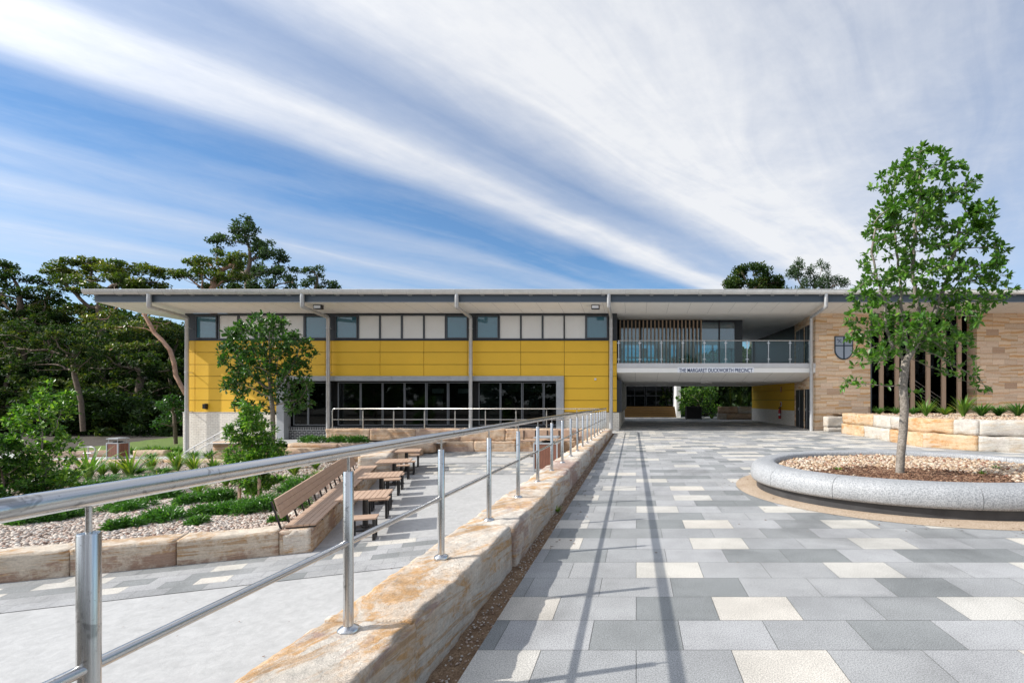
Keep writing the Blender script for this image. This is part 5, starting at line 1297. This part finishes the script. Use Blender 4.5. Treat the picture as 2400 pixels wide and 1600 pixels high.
gum('olive-crowned gum beside the tallest gum, just above the left roof', 50, [(520, 980), (510, 820), (500, 720)],
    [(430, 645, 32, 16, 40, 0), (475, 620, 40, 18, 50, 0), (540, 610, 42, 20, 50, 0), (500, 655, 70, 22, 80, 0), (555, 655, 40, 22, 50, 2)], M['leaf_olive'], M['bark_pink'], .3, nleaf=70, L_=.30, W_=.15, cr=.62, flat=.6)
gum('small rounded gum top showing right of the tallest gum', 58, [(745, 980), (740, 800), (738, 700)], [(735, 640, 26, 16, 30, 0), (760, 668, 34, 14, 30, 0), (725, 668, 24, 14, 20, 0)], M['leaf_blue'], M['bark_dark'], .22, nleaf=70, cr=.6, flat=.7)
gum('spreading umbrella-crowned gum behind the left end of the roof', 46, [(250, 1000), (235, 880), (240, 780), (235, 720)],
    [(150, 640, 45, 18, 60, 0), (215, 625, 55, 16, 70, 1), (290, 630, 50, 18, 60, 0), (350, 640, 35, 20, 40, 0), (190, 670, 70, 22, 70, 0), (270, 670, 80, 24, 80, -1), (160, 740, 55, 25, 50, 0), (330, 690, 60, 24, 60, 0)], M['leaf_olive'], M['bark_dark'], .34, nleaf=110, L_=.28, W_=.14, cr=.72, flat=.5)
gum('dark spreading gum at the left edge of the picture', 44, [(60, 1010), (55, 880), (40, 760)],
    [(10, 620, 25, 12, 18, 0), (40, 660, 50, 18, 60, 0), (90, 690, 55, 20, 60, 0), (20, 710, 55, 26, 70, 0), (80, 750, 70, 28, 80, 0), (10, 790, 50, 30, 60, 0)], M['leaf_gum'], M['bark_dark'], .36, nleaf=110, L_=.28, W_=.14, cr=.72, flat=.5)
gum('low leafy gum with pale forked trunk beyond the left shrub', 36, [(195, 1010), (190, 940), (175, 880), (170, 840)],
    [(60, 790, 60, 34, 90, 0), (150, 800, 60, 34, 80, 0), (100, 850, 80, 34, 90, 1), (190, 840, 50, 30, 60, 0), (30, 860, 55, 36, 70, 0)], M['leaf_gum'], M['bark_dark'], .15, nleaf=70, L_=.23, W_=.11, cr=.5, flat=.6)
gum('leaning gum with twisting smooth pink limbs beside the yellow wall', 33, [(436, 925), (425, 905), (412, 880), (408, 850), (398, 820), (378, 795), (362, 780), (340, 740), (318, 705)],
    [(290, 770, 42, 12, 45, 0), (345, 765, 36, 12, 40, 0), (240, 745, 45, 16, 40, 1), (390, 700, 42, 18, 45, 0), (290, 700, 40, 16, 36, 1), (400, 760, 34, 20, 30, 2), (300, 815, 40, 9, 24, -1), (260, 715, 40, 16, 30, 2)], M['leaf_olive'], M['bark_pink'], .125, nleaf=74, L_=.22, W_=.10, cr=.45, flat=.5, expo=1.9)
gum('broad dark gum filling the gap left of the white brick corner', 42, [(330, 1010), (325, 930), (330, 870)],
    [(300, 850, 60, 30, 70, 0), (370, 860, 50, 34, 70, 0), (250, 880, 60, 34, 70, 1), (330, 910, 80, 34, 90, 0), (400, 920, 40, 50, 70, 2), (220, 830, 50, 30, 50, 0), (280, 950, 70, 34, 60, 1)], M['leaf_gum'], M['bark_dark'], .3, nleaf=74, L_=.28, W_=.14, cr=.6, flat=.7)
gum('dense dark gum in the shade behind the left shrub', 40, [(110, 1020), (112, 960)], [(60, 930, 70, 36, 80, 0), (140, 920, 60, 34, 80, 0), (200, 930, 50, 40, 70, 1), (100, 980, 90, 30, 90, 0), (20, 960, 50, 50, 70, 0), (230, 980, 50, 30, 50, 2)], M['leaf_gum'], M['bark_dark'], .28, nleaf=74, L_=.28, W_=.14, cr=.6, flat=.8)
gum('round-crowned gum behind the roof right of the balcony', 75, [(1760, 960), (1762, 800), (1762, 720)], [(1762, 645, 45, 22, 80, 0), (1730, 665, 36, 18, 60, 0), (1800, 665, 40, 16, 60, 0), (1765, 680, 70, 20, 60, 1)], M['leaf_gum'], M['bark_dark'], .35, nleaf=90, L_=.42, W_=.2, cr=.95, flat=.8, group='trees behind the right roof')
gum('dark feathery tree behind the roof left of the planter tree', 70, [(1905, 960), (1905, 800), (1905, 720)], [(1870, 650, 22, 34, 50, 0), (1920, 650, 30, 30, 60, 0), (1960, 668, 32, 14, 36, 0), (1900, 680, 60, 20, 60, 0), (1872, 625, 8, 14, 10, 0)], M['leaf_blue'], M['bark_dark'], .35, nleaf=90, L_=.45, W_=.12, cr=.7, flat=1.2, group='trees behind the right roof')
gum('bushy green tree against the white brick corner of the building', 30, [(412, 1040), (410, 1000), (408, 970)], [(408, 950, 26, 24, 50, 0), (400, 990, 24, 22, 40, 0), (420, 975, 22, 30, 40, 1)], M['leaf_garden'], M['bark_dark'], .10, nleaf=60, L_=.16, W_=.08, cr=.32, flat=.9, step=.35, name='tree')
# far woodland mass closing the view under the crowns
def woodland(name, n, fxr, yr, hr_, m, L_, W_, cell, zb0):
    nc = n // 60; c = np.stack([rng.uniform(*fxr, nc), rng.uniform(*yr, nc), np.zeros(nc)], 1)
    hmax = np.array([hr_ * (.75 + .5 * mnoise.noise((x * .09, y * .05, 2))) for x, y, _ in c]); c[:, 2] = zb0 + (c[:, 1] - yr[0]) * (.08 if yr[0] > 0 else 0) + rng.uniform(0, 1, nc) ** .8 * hmax
    off = rng.normal(0, 1, (nc * 60, 3)); off /= np.linalg.norm(off, axis=1, keepdims=True); off *= rng.uniform(.3, 1, (nc * 60, 1)) * np.array([cell, cell, cell * .6])
    C_ = np.repeat(c, 60, 0) + off; rv = np.clip(np.repeat(rng.uniform(-.2, .2, nc), 60) + rng.uniform(.1, .7, nc * 60), 0, 1)
    return tag(leaf_mesh(name, C_, rng.normal(size=C_.shape), rng.uniform(.7, 1.3, len(C_)) * L_, W_, m, None, rv), ('line of bushland foliage behind the viewpoint' if yr[0] < 0 else 'dark mass of bushland foliage behind and left of the gum trees') if fxr[0] < -30 else 'dark foliage closing the view beyond the passage and the rear steps', 'woodland', kind='stuff')
woodland('woodland', 150000, (-100, -20), (50, 66), 12.5, M['leaf_gum'], .55, .3, 1.3, -1)
woodland('woodland', 50000, (-50, -22), (38, 47), 4.6, M['leaf_gum'], .35, .18, .8, -1.6)
woodland('woodland', 50000, (-84, -54), (26, 50), 6, M['leaf_gum'], .7, .4, 1.4, -1.6)  # bushland continued off frame at left, added to shade the trees in view
woodland('woodland', 70000, (-90, 90), (-72, -60), 11, M['leaf_gum'], .8, .5, 1.6, -1)
woodland('woodland', 40000, (3.0, 18), (46, 54), 6.5, M['leaf_gum'], .45, .24, 1.1, 0)
# trunks in the shade
for i, (x, Y, h, lean) in enumerate([(60, 47, 9, .6), (125, 52, 10, -.5), (262, 48, 9, .4), (305, 52, 10, .3), (352, 47, 8, -.5), (385, 50, 9, .8), (215, 44, 8, .9), (30, 42, 8, -.4)]):
    X = PX(x, Y); t = thing('gum_tree', 'slim dark tree trunk in the shade, number %s from the left edge in the bushland' % ['three', 'four', 'six', 'eight', 'nine', 'ten', 'five', 'one'][i], 'tree', (X, Y, -1.5), 'bushland trees behind the building')
    mb = MB(); pts = [(X + lean * k * .25 + .25 * math.sin(k * 1.3 + i), Y + .2 * math.cos(k + i), -1.6 + (Y - 40) * .1 + h * k / 7) for k in range(8)]
    mb.tube(pts, [.22 - .018 * k for k in range(8)], 8); mb.build('trunk', M['bark_dark'] if i % 2 else M['bark'], t)
    T_ = np.array([pts[-1]]) + rng.normal(0, 1.3, (14, 3)) * np.array([1, 1, .6]); C_ = np.repeat(T_, 110, 0) + rng.normal(0, .38, (14 * 110, 3))
    leaf_mesh('crown', C_, rng.normal(size=C_.shape), rng.uniform(.2, .4, len(C_)), .15, M['leaf_gum'], t)

# hedge through the passage
small_tree('large bright green shrub beside the steps seen through the passage', (PX(1640, 40), 40, 0), [(1640, 925, 50, 28, 260), (1620, 955, 34, 24, 130), (1660, 955, 34, 24, 130), (1590 + 10, 935, 18, 10, 30)],
           40, [(PX(1640, 40), 40, 0), (PX(1640, 40), 40, .5)], .22, .26, M['leaf_bright'], M['bark_dark'], .08, .2, .11, 12, 6, name='shrub', cat='shrub', r_tip=.006)

# strap-leaved and ground cover plants -------------------------------
def strap(n, h, spread, wd, seed):
    r_ = np.random.default_rng(seed); Vs = []; Fs = []; rv = []
    for i in range(n):
        a = r_.uniform(0, 2 * np.pi); hh = h * r_.uniform(.6, 1.1); sp_ = spread * r_.uniform(.3, 1.1); w_ = wd * r_.uniform(.7, 1.2); K = 5; b0 = len(Vs); dx, dy = math.cos(a), math.sin(a)
        droop = r_.uniform(.2, 1.0)
        for k in range(K + 1):
            t = k / K; rr = .02 + sp_ * t ** 1.4; z = hh * (t - droop * .45 * t ** 3); ww = w_ * (1 - t ** 2.2) * .5 + .001
            Vs.append((dx * rr - dy * ww, dy * rr + dx * ww, z)); Vs.append((dx * rr + dy * ww, dy * rr - dx * ww, z))
        q = r_.uniform(0, 1)
        for k in range(K): Fs.append((b0 + 2 * k, b0 + 2 * k + 1, b0 + 2 * k + 3, b0 + 2 * k + 2)); rv.append(min(1, q * .85 + (.12 * k / K)))
    return np.array(Vs), np.array(Fs), rv
def plant(label, x, y, z, h, spread, n=36, wd=.02, seed=0, name='strap_plant', m='leaf_strap', group=None, cat='plant'):
    t = thing(name, label, cat, (x, y, z), group); Vs, Fs, rv = strap(n, h, spread, wd, seed)
    o = np_mesh('leaves', Vs + np.array([x, y, z]), Fs, M[m], t, rv); return t
def matplant(label, x, y, z, rx, ry, h, n=1400, L_=.085, W_=.022, m='leaf_mat', flowers=0, group='ground cover plants on the pebbles'):
    t = thing('ground_cover_plant', label, 'plant', (x, y, z), group)
    nm = 7; cen = np.stack([rng.uniform(-.6, .6, nm) * rx, rng.uniform(-.6, .6, nm) * ry, np.zeros(nm)], 1); k = rng.integers(0, nm, n)
    v = rng.normal(size=(n, 3)); v /= np.linalg.norm(v, axis=1, keepdims=True); v[:, 2] = abs(v[:, 2]); q = rng.uniform(.55, 1.05, (n, 1))
    C_ = cen[k] + v * q * np.array([rx * .52, ry * .52, h]); C_ += rng.normal(0, .012, C_.shape); C_ += np.array([x, y, z])
    D_ = v + rng.normal(0, .5, v.shape); C_[:, 2] += .03 * (rng.uniform(0, 1, n) ** 3) * (h / .1)
    leaf_mesh('leaves', C_, D_, rng.uniform(.7, 1.4, n) * L_, rng.uniform(.8, 1.2, n) * W_, M[m], t, np.clip(q[:, 0] * .9 - .3 + rng.uniform(-.2, .3, n), 0, 1))
    if flowers:
        idx = rng.choice(np.nonzero(q[:, 0] > .9)[0], flowers); leaf_mesh('flowers', C_[idx] + np.array([0, 0, .012]), rng.normal(size=(flowers, 3)) * np.array([1, 1, .2]), .022, .018, M['petal'], t)
    return t
def gp(x, y):      # point on the garden bed under a picture position
    Y = 12.0
    for _ in range(30):
        X = PX(x, Y); z = gz(X, Y); Y = .5 * Y + .5 * F * (EYE - z) / max(20, (y - CY))
    return PX(x, Y), Y, gz(PX(x, Y), Y)
mats = [(290, 1240, .30, .16, .11, 'round bright ground cover clump with white flowers near the front curb', 12), (60, 1226, .42, .2, .12, 'low green ground cover clump at the left picture edge behind the front curb', 0), (165, 1212, .36, .2, .12, 'green ground cover clump left of the foreground rail post', 0),
        (300, 1195, .5, .3, .12, 'feathery ground cover clump, left one of the middle patch', 0), (400, 1215, .6, .34, .13, 'broad feathery ground cover clump, front of the middle patch', 0), (375, 1170, .55, .32, .13, 'ground cover clump at the back of the middle patch', 0), (430, 1180, .4, .25, .12, 'ground cover clump right at the back of the middle patch', 0),
        (505, 1175, .55, .3, .16, 'leafy mound of ground cover left of the staked tree', 14), (500, 1205, .5, .28, .13, 'feathery ground cover clump in front of the leafy mound', 0), (570, 1200, .5, .3, .14, 'ground cover clump in front of the tree stakes', 0), (650, 1195, .7, .36, .18, 'large ground cover clump with white flowers behind the bench end', 26),
        (690, 1150, .6, .4, .2, 'dark ground cover clump behind the bench back', 0), (465, 1228, .22, .14, .09, 'small pale ground cover sprig near the front curb', 0), (120, 1222, .25, .14, .1, 'thin green ground cover patch between two clumps at left', 0), (655, 1222, .2, .1, .08, 'small sprig of ground cover at the bench end', 4)]
for x, y, rx, ry, h, lab, fl in mats:
    X, Y, z = gp(x, y); matplant(lab, X, Y, z - .01, rx * .85, ry * 1.7, h * 1.9, int(2500 * rx * 1.6), flowers=fl)
straps = [(140, 1150, .62, 'yellow-green strap-leaved plant at the left behind the handrail', .055, 16), (208, 1125, .75, 'tall upright broad-leaved plant right of the bushy shrub', .06, 18), (305, 1120, .65, 'yellow-tipped strap-leaved plant left of centre in the garden', .06, 18),
          (355, 1103, .5, 'reddish strap plant near the back kerb', .02, 40), (415, 1105, .6, 'spiky green tussock before the back kerb', .022, 50), (455, 1108, .55, 'green tussock right of the spiky one before the back kerb', .022, 45), (500, 1103, .4, 'low grassy tussock before the back kerb', .02, 40),
          (540, 1100, .45, 'reddish green tussock left of the garden tree', .02, 40), (240, 1115, .4, 'dark grassy tussock between two strap plants', .02, 50), (270, 1112, .4, 'low dark tussock near the yellow-tipped plant', .02, 50), (465, 1165, .40, 'spiky tussock on the pebbles above the ground cover', .02, 40),
          (530, 1140, .35, 'small tussock left of the staked tree', .02, 36), (690, 1115, .5, 'strap plant cluster right of the staked tree, lower one', .028, 46), (700, 1098, .4, 'strap plant cluster right of the staked tree, upper one', .028, 40), (740, 1100, .42, 'lone leafy tussock on the pebbles behind the bench', .028, 46),
          (745, 1128, .3, 'small tussock against the bench back', .02, 36), (800, 1062, .35, 'tussock at the top of the pebble bed near the tall stone block', .02, 36), (170, 1140, .45, 'green tussock at the foot of the bushy shrub', .022, 46), (370, 1135, .3, 'low tussock beneath the handrail line', .02, 36), (60, 1155, .4, 'tussock between the two shrubs at left', .022, 46)]
for i, (x, y, h, lab, wd, n) in enumerate(straps):
    X, Y, z = gp(x, y); plant(lab, X, Y, z, h * 1.7, h * 1.25, int(n * 2.0), wd * 1.5, 40 + i)
fill = [(225, 1142, 'low leafy filler plant below the tall broad-leaved plant'), (250, 1130, 'low leafy filler plant left of the yellow-tipped plant'), (285, 1138, 'small leafy filler plant under the yellow-tipped plant'), (325, 1110, 'leafy filler plant right of the yellow-tipped plant'), (340, 1130, 'low leafy filler plant near the handrail line'), (385, 1112, 'leafy filler plant beside the reddish plant'),
        (432, 1120, 'low filler plant under the spiky tussock'), (478, 1112, 'filler plant between two green tussocks'), (520, 1110, 'filler plant before the kerb left of the garden tree'), (190, 1148, 'leafy filler plant at the right foot of the bushy shrub'), (155, 1122, 'leafy filler plant behind the yellow-green strap plant'), (400, 1135, 'lone filler plant on the pebbles right of the handrail line'),
        (655, 1130, 'leafy filler plant right of the tree stakes'), (672, 1160, 'leafy filler plant between stakes and bench'), (565, 1090, 'small reddish filler plant at the foot of the garden tree'), (90, 1165, 'filler plant under the bushy shrub')]
for i, (x, y, lab) in enumerate(fill):
    X, Y, z = gp(x, y); plant(lab, X, Y, z, .34, .62, 110, .055, 300 + i, name='leafy_plant', m='leaf_mat' if i % 3 else 'leaf_bright', group='low leafy plants in the pebble garden')
# creeping juniper over the path edge
for x, y, lab in ((735, 1033, 'creeping green plant spilling over the thin upper step, left one'), (790, 1027, 'creeping green plant against the terrace wall, middle one'), (835, 1025, 'creeping green plant against the terrace wall, right one')):
    matplant(lab, PX(x, 22.5), 22.45, -.42, .75, .3, .28, 1500, .09, .03, group='creeping plants on the terrace step')
# plants by the lawn kerb and brick
for i, (x, Y, z, h) in enumerate([(310, 24.9, -1.25, .35), (330, 24.9, -1.25, .3), (352, 24.9, -1.25, .45), (375, 24.9, -1.25, .45), (395, 24.9, -1.25, .35), (418, 24.9, -1.25, .4), (402, 23.4, -1.3, .35), (455, 22.2, -1.15, .35), (490, 22.0, -1.15, .4), (355, 21.7, -1.15, .3)]):
    plant(['low leafy plant behind the lawn kerb right of the bin', 'second low leafy plant behind the lawn kerb', 'taller spiky plant behind the lawn kerb', 'leafy plant at the gap in the lawn kerb', 'leafy plant behind the kerb near the white brick', 'bushy plant touching the white brick corner', 'small dark plant in the round kerbed bed', 'leafy plant at the foot of the stair rail', 'leafy plant in front of the pink stone block', 'small strap plant on the back kerb'][i],
          PX(x, Y), Y, z, h * 1.3, h * 1.4, 90, .06, 90 + i, m='leaf_bright' if i < 7 else 'leaf_mat')
# plants on the right bed
for i, (x, Y, h, n, wd, lab) in enumerate([(2170, 20, .95, 40, .04, 'tall spiky strap plant behind the planter tree trunk'), (2258, 19.5, 1.1, 40, .045, 'tallest spiky strap plant in the upper bed before the timber fins'), (2060, 23.2, .35, 60, .03, 'low tussock at the foot of the first timber fins'), (2100, 23.0, .35, 60, .03, 'low tussock before the second pair of timber fins'),
                                            (2140, 22.5, .4, 60, .03, 'low tussock left of the spiky plant'), (2215, 21.5, .4, 60, .04, 'yellow-green low plant between the two spiky plants'), (2300, 20.5, .5, 80, .05, 'dense leafy plant right of the tallest spiky plant'), (2340, 20.5, .45, 70, .05, 'leafy plant under the right sandstone wall'), (2385, 20, .6, 70, .04, 'bushy tussock at the right picture edge')]):
    plant(lab, PX(x, Y), Y, .84, h * (1 if h > .9 else 1.3), h * (1.5 if h < .9 else .6), int(n * 1.8), wd * 1.2, 120 + i, m='leaf_strap' if i < 2 or i == 5 else 'leaf_mat')
# spiky plants in the shaded planter and sprigs in the oval planter
for i, x in enumerate((1712, 1735, 1755)):
    plant('dark spiky plant in the shaded planter through the passage, %s' % ('left', 'middle', 'right')[i], PX(x, 38.2), 38.2, .95, 1.9, 1.0, 34, .05, 150 + i, m='leaf_gum')
plant('small variegated plant at the foot of the hedge through the passage', PX(1668, 39), 39, 0, .5, .5, 40, .05, 160)
for i, (x, y, lab) in enumerate([(1965, 1100, 'small weed among the pebbles at the left of the oval planter'), (2300, 1110, 'small weed among the pebbles at the right of the oval planter'), (2335, 1098, 'tiny weed near the right picture edge in the oval planter')]):
    Y = F * 1.22 / (y - CY); plant(lab, PX(x, Y), Y, .34, .09, .10, 22, .022, 170 + i)
plant('tuft of grass growing at the foot of the handrail wall', -1.12, 6.9, -.03, .11, .09, 30, .008, 180)
